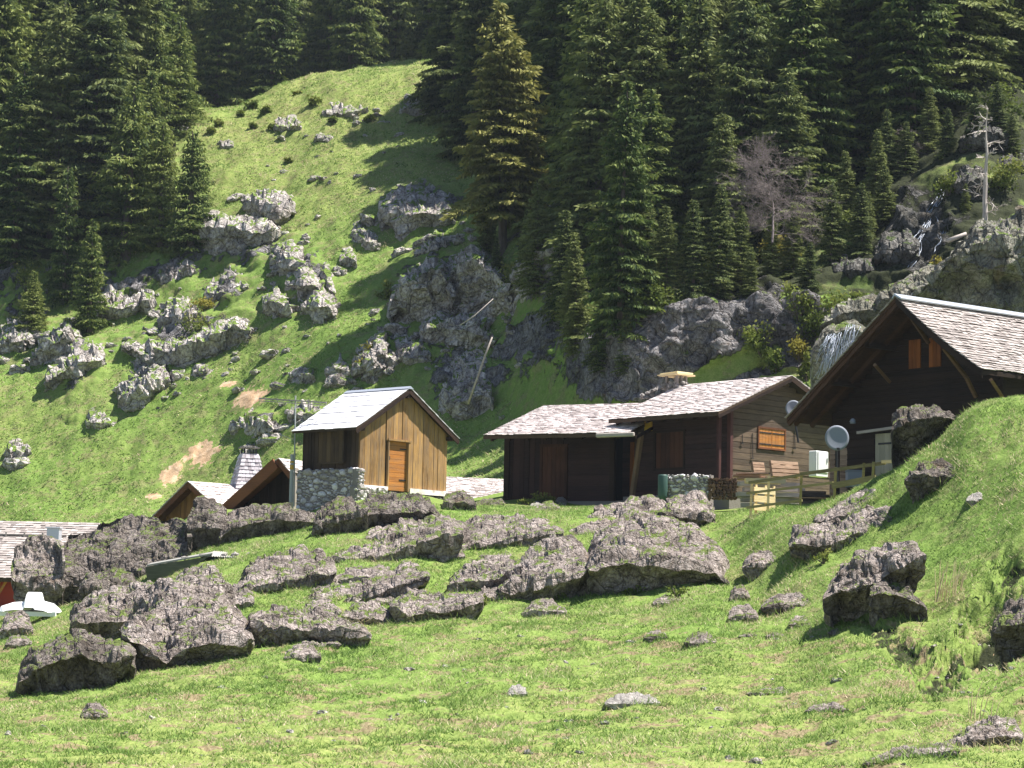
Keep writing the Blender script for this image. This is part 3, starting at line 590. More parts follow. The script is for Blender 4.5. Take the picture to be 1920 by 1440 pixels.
mb = MB(); mb.box((-.05, -.07, -.2), (.09, .09, wt)); mb.box((-.5, .06, -.2), (-.38, .18, he + .3)); build_each(mb, 'corner_post', wood('plum_brown_post', (0.14, 0.06, 0.055), (0.06, 0.026, 0.026)), f3.root)
mb = MB(); [mb.beam((-os_ + .05, .1 + q * .75, he - .17), (.4, .1 + q * .75, he - .17 + (os_ + .35) * sl), .07, .1) for q in range(7)]; mb.beam((W / 2, -of_ + .05, hr - .2), (W / 2, .3, hr - .2), .14, .14); build_each(mb, 'rafter', M['beam_dark'], f3.root)
mb = MB(); mb.beam((-os_, -of_ + .02, he - .16), (W / 2, -of_ + .02, hr - .16), .05, .12); mb.beam((W + os_, -of_ + .02, he - .16), (W / 2, -of_ + .02, hr - .16), .05, .12); build_each(mb, 'verge_board', M['beam_dark'], f3.root)
q0, qz0 = f3.ony(1223, 808, -.02); q1, qz1 = f3.ony(1211, 792, -.02)
mb = MB(); mb.box((-.10, q0, qz0), (-.02, q1, qz1)); mb.prism([(-.12, q0 - .03, qz1), (-.12, q1 + .03, qz1), (-.12, (q0 + q1) / 2, qz1 + .08)], (.1, 0, 0)); mb.build('letter_box', M['yellow'], f3.root)
mb = MB(); mb.box((.05, .05, -1.2), (W, L, -.2)); mb.box((-.35, 1.5, -.75), (.06, L + .2, -.22)); mb.build('plinth', M['mortar'], f3.root)
# chimney on this roof
cxm, czz = f3.onx(1268, 712, 4.2); cyb = 4.1; cxm = W / 2 - .25
cyb, _ = f3.ony(1268, 712, cxm)
mb = MB(); mb.box((cxm - .28, cyb - .3, hr - .5), (cxm + .28, cyb + .3, hr + .02), mi=1)
for q in range(34): mb.stone((cxm + random.uniform(-.34, .34), cyb + random.uniform(-.4, .4), hr - .25 + random.uniform(0, .30)), (.13, .12, .08))
for q in range(12): mb.stone((cxm - .3 - .13 * q * random.uniform(.5, 1), cyb + .32 + .02 * q + random.uniform(-.12, .12), hr - (.2 + .12 * q * 1.0) * sl + .05), (.13, .12, .07))
ch = mb.build('chimney', [M['stone_white'], M['mortar']], f3.root)
mb = MB()
for a, b in ((-.28, -.3), (.2, -.3), (-.28, .22), (.2, .22), (-.05, -.3)): mb.box((cxm + a, cyb + b, hr), (cxm + a + .09, cyb + b + .09, hr + .30), jit=.01)
build_each(mb, 'pillar', M['mortar'], ch)
mb = MB(); mb.box((cxm - .48, cyb - .52, hr + .30), (cxm + .48, cyb + .52, hr + .36), jit=.015); mb.box((cxm - .42, cyb - .46, hr + .365), (cxm + .40, cyb + .44, hr + .42), jit=.02); mb.build('cap_slab', M['cream_wood'], ch)

# --- big chalet on the right ----------------------------------------------
f4 = Frame('large_chalet', (12.03, 72, 5.25), -0.909, 'large dark chalet with deep overhanging gable roof and white satellite dishes, rightmost building', 'chalet')
H = 5.33; WL, WR, hl, hrr, Lr = 4.808, 3.50, 1.77, 2.74, 9.0
def rise(x):
    """roof line across the gable, kicked out towards the right eave"""
    if x <= 0: return H + (H - hl) / WL * x
    t = x / WR; return H - (H - hrr) * (1.18 * t - 0.18 * t * t)
mb = MB(); th = .13
xs = np.linspace(-WL, 0, 2).tolist() + np.linspace(0, WR, 9).tolist()[1:]
for side, xl in ((-1, [-WL, 0]), (1, np.linspace(0, WR, 9).tolist())):
    m_ = MB()
    for a, b in zip(xl[:-1], xl[1:]): m_.prism([(a, 0, rise(a)), (b, 0, rise(b)), (b, 0, rise(b) - th), (a, 0, rise(a) - th)], (0, Lr, 0), tint=.5)
    m_.build('roof_deck', M['planks_black'] if side > 0 else wood('roof_underside_boards', (0.085, 0.040, 0.020), (0.028, 0.015, 0.010), False), f4.root)
rs = MB()
for i in range(8):
    a, b = WR * (i + 1) / 8, WR * i / 8
    shingle_slope(rs, (a, -.05, rise(a) + .0), (a, Lr, rise(a) + .0), (b, -.05, rise(b)), (b, Lr, rise(b)), .19, .17, .02, .035, .004 * i)
rs.build('roof', M['shingle_brown'], f4.root)
rs = MB(); shingle_slope(rs, (-WL, -.05, rise(-WL)), (-WL, Lr, rise(-WL)), (0, -.05, H), (0, Lr, H), .24, .2, .02, .03, .004); rs.build('roof', M['shingle_brown'], f4.root)
mb = MB(); mb.prism([(-.10, -.08, H - .04), (0, -.08, H + .09), (.30, -.08, H - .08), (.28, -.08, H - .12), (0, -.08, H + .03), (-.1, -.08, H - .08)], (0, Lr, 0)); mb.build('ridge_cap', M['metal'], f4.root)
GY = 1.55     # the gable wall stands back under the overhang
xl_, xr_ = -4.25, 3.0  # left end widened so black planks stand in for shade below the eave
s0, z0 = f4.onx(1706, 692, GY); s1, z1 = f4.onx(1728, 636, GY); s2, z2 = f4.onx(1744, 689, GY); s3, z3 = f4.onx(1766, 632, GY)
d0, dz0 = f4.onx(1640, 884, GY); d1_, dz1 = f4.onx(1692, 810, GY)
mb = MB(); lx = lambda z: max(xl_, -(H - .2 - z) / ((H - hl) / WL)); rx = lambda z: min(xr_, (H - .2 - z) / ((H - hrr) / WR) * .86)
planks_h(mb, lx, rx, -.8, H - .3, GY, GY + .12, .20, 'x', .015, [(d0 - .02, d1_ + .02, -1, dz1)]); mb.build('gable_wall', M['planks_black'], f4.root)
for a, b, c_, d_ in ((s0, s1, z0, z1), (s2, s3, z2, z3)):
    mb = MB(); [mb.box((a + (b - a) * q / 3 + .004, GY - .06, c_), (a + (b - a) * (q + 1) / 3 - .004, GY - .02, d_)) for q in range(3)]; mb.build('shutter', M['orange_dark'], f4.root)
mb = MB(); [mb.box((d0 + (d1_ - d0) * q / 6 + .004, GY + .02, dz0 - .4), (d0 + (d1_ - d0) * (q + 1) / 6 - .004, GY + .07, dz1)) for q in range(6)]; dr = mb.build('door', M['door_pale'], f4.root)
mb = MB(); mb.box((d0 + .15, GY - .0, dz1 - .36), (d1_ - .2, GY + .02, dz1 - .30)); mb.build('hinge', M['metal_dark'], dr)
b0, bz0 = f4.onx(1602, 811, GY - .3); b1, bz1 = f4.onx(1673, 801, GY - .3)
mb = MB(); mb.beam((b0, GY - .15, bz0), (b1, GY - .15, bz1), .1, .09); mb.build('door_lintel', M['pale_wood'], f4.root)
mb = MB()
for a in (.35, 1.1): mb.beam((-WL + .05, a, hl - .20), (-.05, a, H - .22), .10, .14)
for a in (.08,): mb.beam((-WL, a, hl - .19), (-.02, a, H - .2), .08, .17)
for a in np.linspace(2.1, 8.7, 9): mb.beam((-WL, a, hl - .20), (-.02, a, H - .2), .1, .14); 
build_each(mb, 'rafter', wood('brown_rafter', (0.085, 0.042, 0.024), (0.035, 0.019, 0.012), False), f4.root)
mb = MB(); vp = np.linspace(0, WR, 9)
for a, b in zip(vp[:-1], vp[1:]): mb.prism([(a, -.02, rise(a) - .02), (b, -.02, rise(b) - .02), (b, -.02, rise(b) - .24), (a, -.02, rise(a) - .24)], (0, .05, 0))
mb.build('verge_board', M['planks_black'], f4.root)
mb = MB()
def br(pa, pb, ya, yb, w_=.10):
    a = f4.onx(*pa, ya); b = f4.onx(*pb, yb); mb.beam((a[0], ya, a[1]), (b[0], yb, b[1]), w_, w_, up=(0, 1, 0))
br((1710, 598), (1741, 643), .35, 1.4); br((1769, 652), (1812, 708), .35, 1.4); br((1640, 684), (1668, 716), .35, 1.4); br((1812, 708), (1830, 745), 1.0, 1.4); br((1858, 712), (1880, 745), .3, 1.4)
build_each(mb, 'brace', wood('light_brown_brace', (0.20, 0.12, 0.07), (0.09, 0.05, 0.03), False), f4.root)
mb = MB()
for xx in (-3.0, -1.5, 0, 1.5, 2.7): mb.beam((xx, .3, rise(xx) - .27), (xx, GY + .3, rise(xx) - .27), .16, .16)
build_each(mb, 'purlin', M['beam_dark'], f4.root)
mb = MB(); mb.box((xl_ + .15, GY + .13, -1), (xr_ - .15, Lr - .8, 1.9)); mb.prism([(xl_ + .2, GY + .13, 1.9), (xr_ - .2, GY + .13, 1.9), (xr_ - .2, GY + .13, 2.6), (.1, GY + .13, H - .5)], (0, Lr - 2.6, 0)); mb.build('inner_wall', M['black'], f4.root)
mb = MB(); planks_h(mb, GY, Lr - .8, -1, 2.9, xr_ - .12, xr_, .2, 'y'); planks_h(mb, GY, Lr - .8, -1, 1.9, xl_, xl_ + .12, .2, 'y'); mb.build('side_wall', M['planks_black'], f4.root)

# --- small buildings on the left -------------------------------------------
f5 = Frame('shingled_hut', P(353, 902, 88), -0.75, 'small shingled hut roof with brown boarded gable, just left of the tapered chimney', 'hut')
def little(fr, wl, wr, dl, dr, L, up, gmat, rowm, base=2.4):
    for xe, dz, nm in ((-wl, dl, 'roof'), (wr, dr, 'roof')):
        mb = MB(); mb.prism([(0, 0, -.012), (xe, 0, -dz - .012), (xe, L, -dz - .012), (0, L, -.012)], (0, 0, -.08)); mb.build('roof_deck', M['fascia'], fr.root)
        mb = MB(); shingle_slope(mb, (xe, -.04, -dz), (xe, L, -dz), (0, -.04, 0), (0, L, 0), .2, .16); mb.build('roof', rowm, fr.root)
    sl_ = dl / wl; wx = min(wl, wr) * .85
    mb = MB(); boards_v(mb, -wl * .85, wr * .85, -base, lambda x: -.12 - abs(x) * (dl / wl if x < 0 else dr / wr), up, up + .08, .2); mb.build('gable_wall', gmat, fr.root)
    mb = MB(); mb.beam((0, .02, -.14), (-wl, .02, -dl - .14), .06, .2); mb.beam((0, .02, -.14), (wr, .02, -dr - .14), .06, .2); build_each(mb, 'verge_board', M['fascia'], fr.root)
    mb = MB(); mb.box((-wl * .8, up + .09, -base), (wr * .8, L - .2, -max(dl, dr) * .9)); mb.build('inner_wall', M['boards_dark'], fr.root)
little(f5, 2.2, 2.0, 1.4, 1.2, 4.0, .5, wood('honey_gable_boards', (0.30, 0.15, 0.055), (0.13, 0.06, 0.025)), M['shingle'])
f6 = Frame('shed', P(523, 859, 85), -0.55, 'shed with red brown verge boards and dark open gable, between tapered chimney and golden hut', 'shed')
little(f6, 3.3, .55, 2.35, .55, 3.5, .8, M['planks_black'], M['shingle'], 3.2)
mb = MB(); mb.beam((-.1, -.05, -.20), (-3.3, -.05, -2.53), .08, .42); mb.build('barge_board', M['fascia'], f6.root)
mb = MB(); mb.box((.35, .25, -2.6), (.55, .5, -.35)); mb.build('post', M['pale_wood'], f6.root)

chb = P(465, 905, 90)
chm = empty('chimney', tuple(chb), 'tall tapered shingle clad chimney with slab cap, rising behind the left shed', 'chimney')
mb = MB(); h = P(465, 853, 90)[2] - chb[2]; prev = None
mb.prism([(-.60, -.5, -.8), (.60, -.5, -.8), (.60, .5, -.8), (-.60, .5, -.8)], (0, 0, .5))
rows = 10
for r in range(rows):
    z0 = -.4 + (h + .4) * r / rows; z1 = z0 + (h + .4) / rows + .03; w0 = .66 - .32 * (r / rows); w1 = .66 - .32 * ((r + 1) / rows) - .03
    for sx, sy, ax in ((0, -1, 'x'), (-1, 0, 'y'), (1, 0, 'y'), (0, 1, 'x')):
        u = -w0
        while u < w0 - .01:
            ww = min(random.uniform(.1, .2), w0 - u); o = random.uniform(.0, .02)
            if ax == 'x': vs = [(u, sy * (w0 + o), z0), (u + ww - .01, sy * (w0 + o), z0), ((u + ww - .01) * w1 / w0, sy * w1, z1), (u * w1 / w0, sy * w1, z1)]; dd = Vector((0, -sy * .02, 0))
            else: vs = [(sx * (w0 + o), u, z0), (sx * (w0 + o), u + ww - .01, z0), (sx * w1, (u + ww - .01) * w1 / w0, z1), (sx * w1, u * w1 / w0, z1)]; dd = Vector((-sx * .02, 0, 0))
            mb.prism(vs, dd); u += ww
o = mb.build('shingle_cladding', wood('silver_shingle', (0.72, 0.68, 0.72), (0.22, 0.19, 0.2), False), chm); o.rotation_euler = (0, 0, .35)
mb = MB(); mb.prism([(-.58, -.58, -.6), (.58, -.58, -.6), (.58, .58, -.6), (-.58, .58, -.6)], (0, 0, .2)); mb.box((-.26, -.26, -.4), (.26, .26, h)); o = mb.build('flue', M['mortar'], chm); o.rotation_euler = (0, 0, .35)
mb = MB()
for a in (-.26, .2):
    for b in (-.26, .2): mb.box((a, b, h - .05), (a + .06, b + .06, h + .24))
for o in build_each(mb, 'pillar', M['metal_dark'], chm): o.rotation_euler = (0, 0, .35)
mb = MB(); mb.box((-.36, -.36, h + .24), (.36, .36, h + .29), jit=.02); mb.box((-.3, -.3, h + .295), (.28, .3, h + .34), jit=.02); o = mb.build('cap_slab', M['stone_white'], chm); o.rotation_euler = (0, 0, .35)

# far left chalet, its long roof towards us
a0 = P(-60, 968, 96); a1 = P(136, 986, 96); e0 = P(-60, 1092, 91)
f7 = empty('low_chalet', tuple(P(40, 1140, 92)), 'low chalet with long weathered roof, roof box and red wall at the left edge', 'chalet')
loc = np.array(f7.location)
rz, ez = P(40, 978, 96)[2] - loc[2], P(40, 1086, 91)[2] - loc[2]
mb = MB(); mb.prism([(-4.5, -1.2, ez), (2.3, -1.2, ez), (2.3, 4, rz), (-4.5, 4, rz)], (0, 0, -.12)); mb.build('roof_deck', M['boards_dark'], f7)
mb = MB(); shingle_slope(mb, (-4.5, -1.2, ez + .01), (2.3, -1.2, ez + .01), (-4.5, 4, rz + .01), (2.3, 4, rz + .01), .24, .2); mb.build('roof', M['shingle_brown'], f7)
mb = MB(); mb.box((-4.3, -.6, -1.5), (2.0, -.45, ez + .2)); mb.build('wall', M['red'], f7)
mb = MB(); mb.beam((-.95, -1.0, -1), (-.7, -1.0, ez), .12, .12); mb.beam((-.95, -1.0, .1), (-.4, -.9, ez), .08, .1); mb.build('post', M['orange_wood'], f7)
mb = MB(); tt = .72; zc = ez + (rz - ez) * tt; yc_ = -1.2 + 5.2 * tt; mb.box((-4.5, yc_ - .06, zc + .06), (1.2, yc_ + .12, zc + .12)); 
for q in range(8): mb.box((-4.3 + q * .75, yc_ - .08, zc + .02), (-4.24 + q * .75, yc_ - .02, zc + .2))
mb.build('snow_guard', M['pale_wood'], f7)
mb = MB(); mb.box((.55, yc_ - .9, zc - .6), (1.05, yc_ - .3, zc + .35)); mb.box((.5, yc_ - .95, zc + .35), (1.1, yc_ - .25, zc + .40)); mb.build('roof_box', M['metal'], f7, .01)

f8 = Frame('shingled_roof_shed', (P(838, 936, 92)[0] - 3, 92, P(838, 936, 92)[2]), 0.0, 'low shed with pinkish shingle roof seen between golden hut and the dark chalet', 'shed')
zr, ze = P(890, 892, 95)[2] - f8.o[2], P(890, 934, 92)[2] - f8.o[2]
mb = MB(); mb.prism([(0, 0, ze), (7.5, 0, ze - .1), (7.5, 3.0, zr - .2), (0, 3.0, zr)], (0, 0, -.1)); mb.build('roof_deck', M['boards_dark'], f8.root)
mb = MB(); shingle_slope(mb, (0, 0, ze + .02), (7.5, 0, ze - .08), (0, 3, zr + .02), (7.5, 3, zr - .18), .2, .17); mb.build('roof', M['shingle'], f8.root)
mb = MB(); mb.box((.2, .3, -1.5), (7.3, 2.9, ze - .2)); mb.build('wall', M['mortar'], f8.root)

# --- corrugated lean-to among the boulders ---------------------------------
ls = P(395, 1060, 73); lt = empty('lean_to', tuple(ls), 'corrugated lean-to roof weighted with pale stones among the left boulders', 'lean-to')
def loc3(px, py, d): return P(px, py, d) - ls
mb = MB(); A0, A1, B0, B1 = loc3(275, 1062, 72), loc3(398, 1040, 72), loc3(284, 1058, 74), loc3(400, 1037, 74)
mb.prism([A0, A1, B1, B0], (0, 0, .05)); mb.build('panel', M['corrugated'], lt)
mb = MB(); mb.prism([loc3(272, 1063, 72), loc3(392, 1043, 72), loc3(345, 1078, 72), loc3(276, 1088, 72)], (0, .06, 0)); mb.build('front_board', wood('mossy_board', (0.12, 0.125, 0.09), (0.06, 0.065, 0.045), False), lt)
mb = MB(); n = 60
c0, c1, c2, c3 = loc3(385, 1043, 72), loc3(520, 1051, 72), loc3(400, 1034, 73.6), loc3(505, 1040, 73.6)
for i in range(n):
    t0, t1 = i / n, (i + 1) / n; o0, o1 = .03 * (i % 2), .03 * ((i + 1) % 2); up = np.array([0, 0, 1])
    mb.prism([c0 + (c1 - c0) * t0 + up * o0, c0 + (c1 - c0) * t1 + up * o1, c2 + (c3 - c2) * t1 + up * o1, c2 + (c3 - c2) * t0 + up * o0], (0, 0, -.015), tint=.5)
mb.build('corrugated_roof', M['corrugated'], lt)
mb = MB()
for px in (300, 372, 430, 500): mb.beam(loc3(px, 1056, 72.6), loc3(px, 1110, 72.6), .08, .08)
build_each(mb, 'post', M['boards_dark'], lt)
mb = MB(); mb.prism([loc3(385, 1046, 73.2), loc3(515, 1052, 73.2), loc3(515, 1100, 73.2), loc3(385, 1100, 73.2)], (0, .05, 0)); mb.build('rear_board', M['black'], lt)
for px, py, r, nm in ((346, 1046, .10, 'round pale stone on the left panel of the lean-to'), (381, 1042, .12, 'round cream stone where the two lean-to panels meet'), (420, 1041, .09, 'small stone weighing down the corrugated roof beside the blue barrel'), (440, 1041, .12, 'cream stone midway along the corrugated roof'), (466, 1041, .11, 'brownish stone right of the middle of the corrugated roof'), (511, 1044, .15, 'bright white stone at the right end of the corrugated roof')):
    mb = MB(); mb.stone((0, 0, 0), (r * 1.3, r, r * .8)); o = mb.build('stone', M['stone_white'], None, smooth=False, loc=tuple(P(px, py, 72.3))); tag(o, nm, 'stone')
bp = P(404, 1058, 72.5); mb = MB()
mb.tube([(0, 0, -.55), (0, 0, -.5), (0, 0, -.2), (0, 0, .15), (0, 0, .2)], [.17, .19, .2, .19, .17], 16)
o = mb.build('barrel', M['blue'], None, 0, True, tuple(bp)); tag(o, 'blue plastic barrel under the corrugated lean-to roof', 'barrel')
# white cover at the far left
wc = P(55, 1148, 71.5); mb = MB()
prof = [(-.98, 0), (-.85, .18), (-.5, .3), (-.12, .33), (-.05, .62), (.35, .62), (.42, .36), (.75, .28), (.95, .1), (1.0, 0)]
def shell(prof, dep, mb):
    n = len(prof)
    for k in range(6):
        y0, y1 = -dep + 2 * dep * k / 6, -dep + 2 * dep * (k + 1) / 6; s0 = math.sqrt(max(0.05, 1 - (y0 / dep) ** 2)); s1 = math.sqrt(max(0.05, 1 - (y1 / dep) ** 2))
        for (xa, za), (xb, zb) in zip(prof[:-1], prof[1:]):
            mb.add([(xa * (.6 + .4 * s0), y0, za * s0), (xb * (.6 + .4 * s0), y0, zb * s0), (xb * (.6 + .4 * s1), y1, zb * s1), (xa * (.6 + .4 * s1), y1, za * s1)], [(0, 1, 2, 3)])
shell(prof, .6, mb); mb.box((-.9, -.5, -.12), (.9, .5, .02))
o = mb.build('covered_table', M['white'], None, 0, False, tuple(wc)); tag(o, 'white sheet covered garden table in front of the red walled left chalet', 'table')

# --- satellite dishes --------------------------------------------------------
def dish(px, py, d, rpx, label, face, pole_to=None, grp='satellite dishes by the large chalet'):
    c = P(px, py, d); r = rpx / F * d; root = empty('satellite_dish', tuple(c), label, 'satellite dish', grp)
    mb = MB(); nr, ns = 5, 28; vs = []; 
    for side in (0, 1):
        for i in range(nr + 1):
            rr = r * i / nr
            for j in range(ns): th_ = 2 * math.pi * j / ns; vs.append((rr * math.cos(th_) * .96, .09 * r - .09 * r * (i / nr) ** 2 + side * .02, rr * math.sin(th_)))
    fs = []; K = (nr + 1) * ns
    for side in (0, 1):
        for i in range(nr):
            for j in range(ns): fs.append((side * K + i * ns + j, side * K + i * ns + (j + 1) % ns, side * K + (i + 1) * ns + (j + 1) % ns, side * K + (i + 1) * ns + j))
    for j in range(ns): fs.append((nr * ns + j, nr * ns + (j + 1) % ns, K + nr * ns + (j + 1) % ns, K + nr * ns + j))
    mb.add(vs, fs); rf = mb.build('reflector', M['dish'], root, 0, True); rf.rotation_euler = (R(face[1]), 0, R(face[0]))
    a = R(face[0]); fx, fy = math.sin(a), -math.cos(a)
    mb = MB(); mb.tube([(0, .15 * r, -r * .75), (fx * r * .55, fy * r * .55 , -r * .95)], .02, 6); mb.build('feed_arm', M['metal_dark'], root)
    mb = MB(); mb.tube([(fx * r * .55, fy * r * .55, -r * .99), (fx * r * .55, fy * r * .55, -r * .82)], .045, 8); mb.build('receiver', M['metal_dark'], root)
    if pole_to:
        q = P(*pole_to, d + .1) - c; mb = MB(); mb.tube([(0, .12, .0), tuple(q)], .035, 8); mb.build('pole', M['metal_dark'], root)
dish(1569.5, 821, 70.5, 24, 'large grey satellite dish on a dark pole in front of the large chalet', (4, -4), (1570, 905))
dish(1488, 766, 77.5, 16, 'smaller satellite dish half hidden behind the left eave of the large chalet', (6, -4), (1497, 830))

# --- yard things ------------------------------------------------------------
def wall_between(name, pa, pb, d0, d1, py_top0, py_top1, py_bot, thick, label, size=.22, mats=None):
    a = P(pa, py_bot, d0); b = P(pb, py_bot, d1); yaw = math.atan2(b[1] - a[1], b[0] - a[0]); Lw = math.hypot(b[0] - a[0], b[1] - a[1])
    h = P(pa, py_top0, d0)[2] - a[2]
    mb = MB(); stone_wall(mb, 0, Lw, 0, thick, -.4, h, size); o = mb.build(name, mats or [M['wall_stone'], M['mortar']]); o.location = tuple(a); o.rotation_euler = (0, 0, yaw)
    return tag(o, label, 'wall')
wall_between('stone_wall', 1250, 1331, 79.2, 78.6, 889, 892, 940, .4, 'short dry stone wall in front of the chimneyed chalet, beside the green water butt', .24)
mb = MB(); mb.tube([(0, 0, -.9), (0, 0, -.7), (0, 0, -.05), (0, 0, 0)], [.15, .17, .17, .15], 14); o = mb.build('water_butt', M['green'], None, 0, True, tuple(P(1243, 890, 79.1))); tag(o, 'narrow dark green water butt at the left end of the short stone wall', 'barrel')
# firewood
def logs(name, px0, px1, pyb, pyt, d, label, mt):
    a = P(px0, pyb, d); b = P(px1, pyb, d); h = P(px0, pyt, d)[2] - a[2]; mb = MB(); z = .05; Lw = b[0] - a[0]
    while z < h:
        x = .03
        while x < Lw:
            r = random.uniform(.04, .075); mb.tube([(x, random.uniform(-.08, .02), z), (x + random.uniform(-.02, .02), .45, z)], r, 6); x += r * 2.05
        z += .105
    o = mb.build(name, mt, None, 0, False, tuple(a)); return tag(o, label, 'firewood')
logs('firewood_pile', 1330, 1384, 936, 893, 78.2, 'dark firewood pile at the right end of the short stone wall', [wood('dark_firewood', (0.26, 0.15, 0.09), (0.06, 0.035, 0.025), False)])
def lumber(px0, px1, pyt, pyb, d, label, mt, n, ang=0, w_=.12, h=.05, name='timber_stack'):
    a = P(px0, pyb, d); b = P(px1, pyb, d); H_ = P(px0, pyt, d)[2] - a[2]; Lw = b[0] - a[0]; mb = MB()
    for q in range(n):
        z = H_ * q / n; s = random.uniform(-.12, .12); y = random.uniform(-.1, .1)
        for yy in (0, .16, .32): mb.box((s + random.uniform(0, .1), y + yy, z), (Lw + s + random.uniform(-.25, .1), y + yy + w_, z + H_ / n * .75), jit=.008)
    o = mb.build(name, mt, None, 0, False, tuple(a)); o.rotation_euler = (0, 0, ang); return tag(o, label, 'timber')
lumber(1385, 1505, 900, 950, 77.5, 'stack of grey weathered boards behind the left end of the fence', M['pale_wood'], 5)
lumber(1505, 1562, 918, 945, 76.5, 'low stack of greyish planks behind the middle of the fence', M['planks_grey'], 4)
lumber(1398, 1474, 893, 905, 76.8, 'bright cream boards lying on top of the grey timber stack', M['cream_wood'], 1, 0, .14)
lumber(1380, 1440, 884, 898, 78.6, 'jumble of short reddish logs on the low wall by the gable', M['log_end'], 3)
def pallet(px, py, d, wpx, hpx, label, yaw):
    c = P(px, py, d); w_, h_ = wpx / F * d, hpx / F * d; mb = MB()
    for q in range(4): mb.box((-w_ / 2, -.02, h_ * (q / 4) - .02), (w_ / 2, .0, h_ * (q / 4) + h_ * .16))
    for q in range(3): mb.box((-w_ / 2 + (w_ - .1) * q / 2, .002, -.02), (-w_ / 2 + (w_ - .1) * q / 2 + .1, .1, h_ * .93))
    for q in range(4): mb.box((-w_ / 2, .102, h_ * (q / 4) - .02), (w_ / 2, .12, h_ * (q / 4) + h_ * .16))
    o = mb.build('pallet', M['log_end'], None, 0, False, tuple(c)); o.rotation_euler = (R(-14), 0, yaw); tag(o, label, 'pallet', 'pallets leaning on the gable wall')
pallet(1474, 893, 79.6, 62, 32, 'larger reddish wooden pallet leaning on the gable wall under the shutters', .5)
pallet(1424, 886, 80.0, 28, 22, 'smaller broken pallet standing left of the larger pallet', .6)
c = P(1537, 888, 80.5); w_ = 38 / F * 80.5; h_ = 42 / F * 80.5
cab = empty('cabinet', tuple(c), 'white metal cabinet standing left of the large satellite dish', 'cabinet')
mb = MB(); mb.box((-w_ / 2, -.1, -.12), (w_ / 2, .22, h_)); mb.build('body', M['white'], cab, .02)
mb = MB(); mb.box((-w_ / 2 + .09, -.125, .03), (w_ / 2 - .02, -.102, h_ - .03)); dd = mb.build('door', M['white'], cab, .01)
mb = MB(); mb.box((w_ / 2 - .12, -.15, h_ * .5), (w_ / 2 - .08, -.127, h_ * .7)); mb.build('handle', M['grey_pole'], dd)
cab.rotation_euler = (0, 0, .8)
for px, w_, lab in ((1560, .14, 'pale upright post left of the dish pole'), (1581, .20, 'wider pale upright post right of the dish pole')):
    c = P(px, 912, 73.5); h_ = P(px, 840, 73.5)[2] - c[2]; mb = MB(); mb.box((-w_ / 2, -.07, -.3), (w_ / 2, .07, h_)); 
    for q in range(9): mb.box((-w_ / 2 - .01, -.082, -.2 + q * h_ / 8), (w_ / 2 + .01, -.07, -.2 + q * h_ / 8 + h_ / 11))
    o = mb.build('wooden_post', M['log_end'], None, 0, False, tuple(c)); tag(o, lab, 'post', 'pale posts beside the dish')
c = P(1602, 902, 72.5); mb = MB(); mb.box((-.24, -.2, -.2), (.24, .3, .30)); mb.box((-.26, -.22, .30), (.26, .32, .34)); o = mb.build('storage_box', M['dish'], None, .015, False, tuple(c)); tag(o, 'blue grey box standing behind the fence below the pale door', 'box')
c = P(1599, 794, 73.2); mb = MB(); mb.tube([(0, 0, 0), (0, 0, .12), (0, 0, .16)], [.09, .08, .03], 10); mb.tube([(0, .05, .1), (0, .6, .12)], .02, 6); o = mb.build('wall_lamp', M['dish'], f4.root, 0, True); 
o.matrix_parent_inverse = Matrix(); v_ = np.array(c) - f4.o; o.location = (float(v_ @ f4.ex), float(v_ @ f4.ey), float(v_[2])); o.rotation_euler = (0, 0, -f4.t)
# hand tools hung on the gable
for i, (px, py0, py1, lab) in enumerate(((1392, 815, 832, 'short iron hook hanging on the gable wall near its left corner'), (1411, 812, 860, 'long dark tool hanging left of the orange shutters'), (1490, 808, 842, 'dark tool handle hanging right of the orange shutters'))):
    x, z0 = f3.onx(px, py1, -.04); _, z1 = f3.onx(px, py0, -.04); mb = MB(); mb.tube([(x, -.03, z1), (x + .01, -.05, z0)], .014, 6); mb.box((x - .06, -.06, z0), (x + .05, -.03, z0 + .03)); o = mb.build('hanging_tool', M['metal_dark'], None); o.location = f3.root.location; o.rotation_euler = f3.root.rotation_euler; tag(o, lab, 'tool')
# fence
fn = empty('fence', tuple(P(1500, 950, 68)), 'wooden two rail fence running up the grassy bank to the large chalet', 'fence')
fo = np.array(fn.location)
fp = {1409: (898, 965, 71.5), 1441: (893, 962, 71.2), 1502: (888, 952, 70.2), 1566: (876, 935, 69.2), 1619: (868, 915, 68.3), 1637: (866, 912, 68.0)}
for px, (t_, b_, d) in fp.items():
    mb = MB(); a = P(px - 2, b_ + 8, d) - fo; b = P(px + 1, t_, d) - fo; mb.beam(a, b, .085, .07); mb.build('post', M['cream_wood'] if px < 1450 else M['olive_wood'], fn)
for pa, pb, da, db, hh in (((1404, 905), (1500, 891), 71.4, 70.1, .09), ((1500, 889), (1660, 868), 70.1, 67.7, .10), ((1400, 925), (1562, 905), 71.4, 69.1, .075), ((1400, 952), (1504, 938), 71.4, 70.1, .075), ((1560, 911), (1642, 896), 69.1, 67.9, .18)):
    mb = MB(); mb.beam(P(*pa, da) - fo, P(*pb, db) - fo, .04, hh); mb.build('rail', M['olive_wood'], fn)
mb = MB(); mb.beam(P(1655, 866, 67.6) - fo, P(1694, 864, 66.8) - fo, .1, .09); mb.build('log_end', M['cream_wood'], fn)
gp = P(1436, 958, 71.9); mb = MB()
for q in range(3): mb.box((-.55, 0, .0 + q * .26), (.45, .03, .2 + q * .26))
for q in (-.45, .0, .4): mb.box((q, .031, -.1), (q + .08, .07, .8))
o = mb.build('board_panel', M['cream_wood'], None, 0, False, tuple(gp)); o.rotation_euler = (0, 0, .75); tag(o, 'cream board panel leaning behind the first fence posts', 'panel')
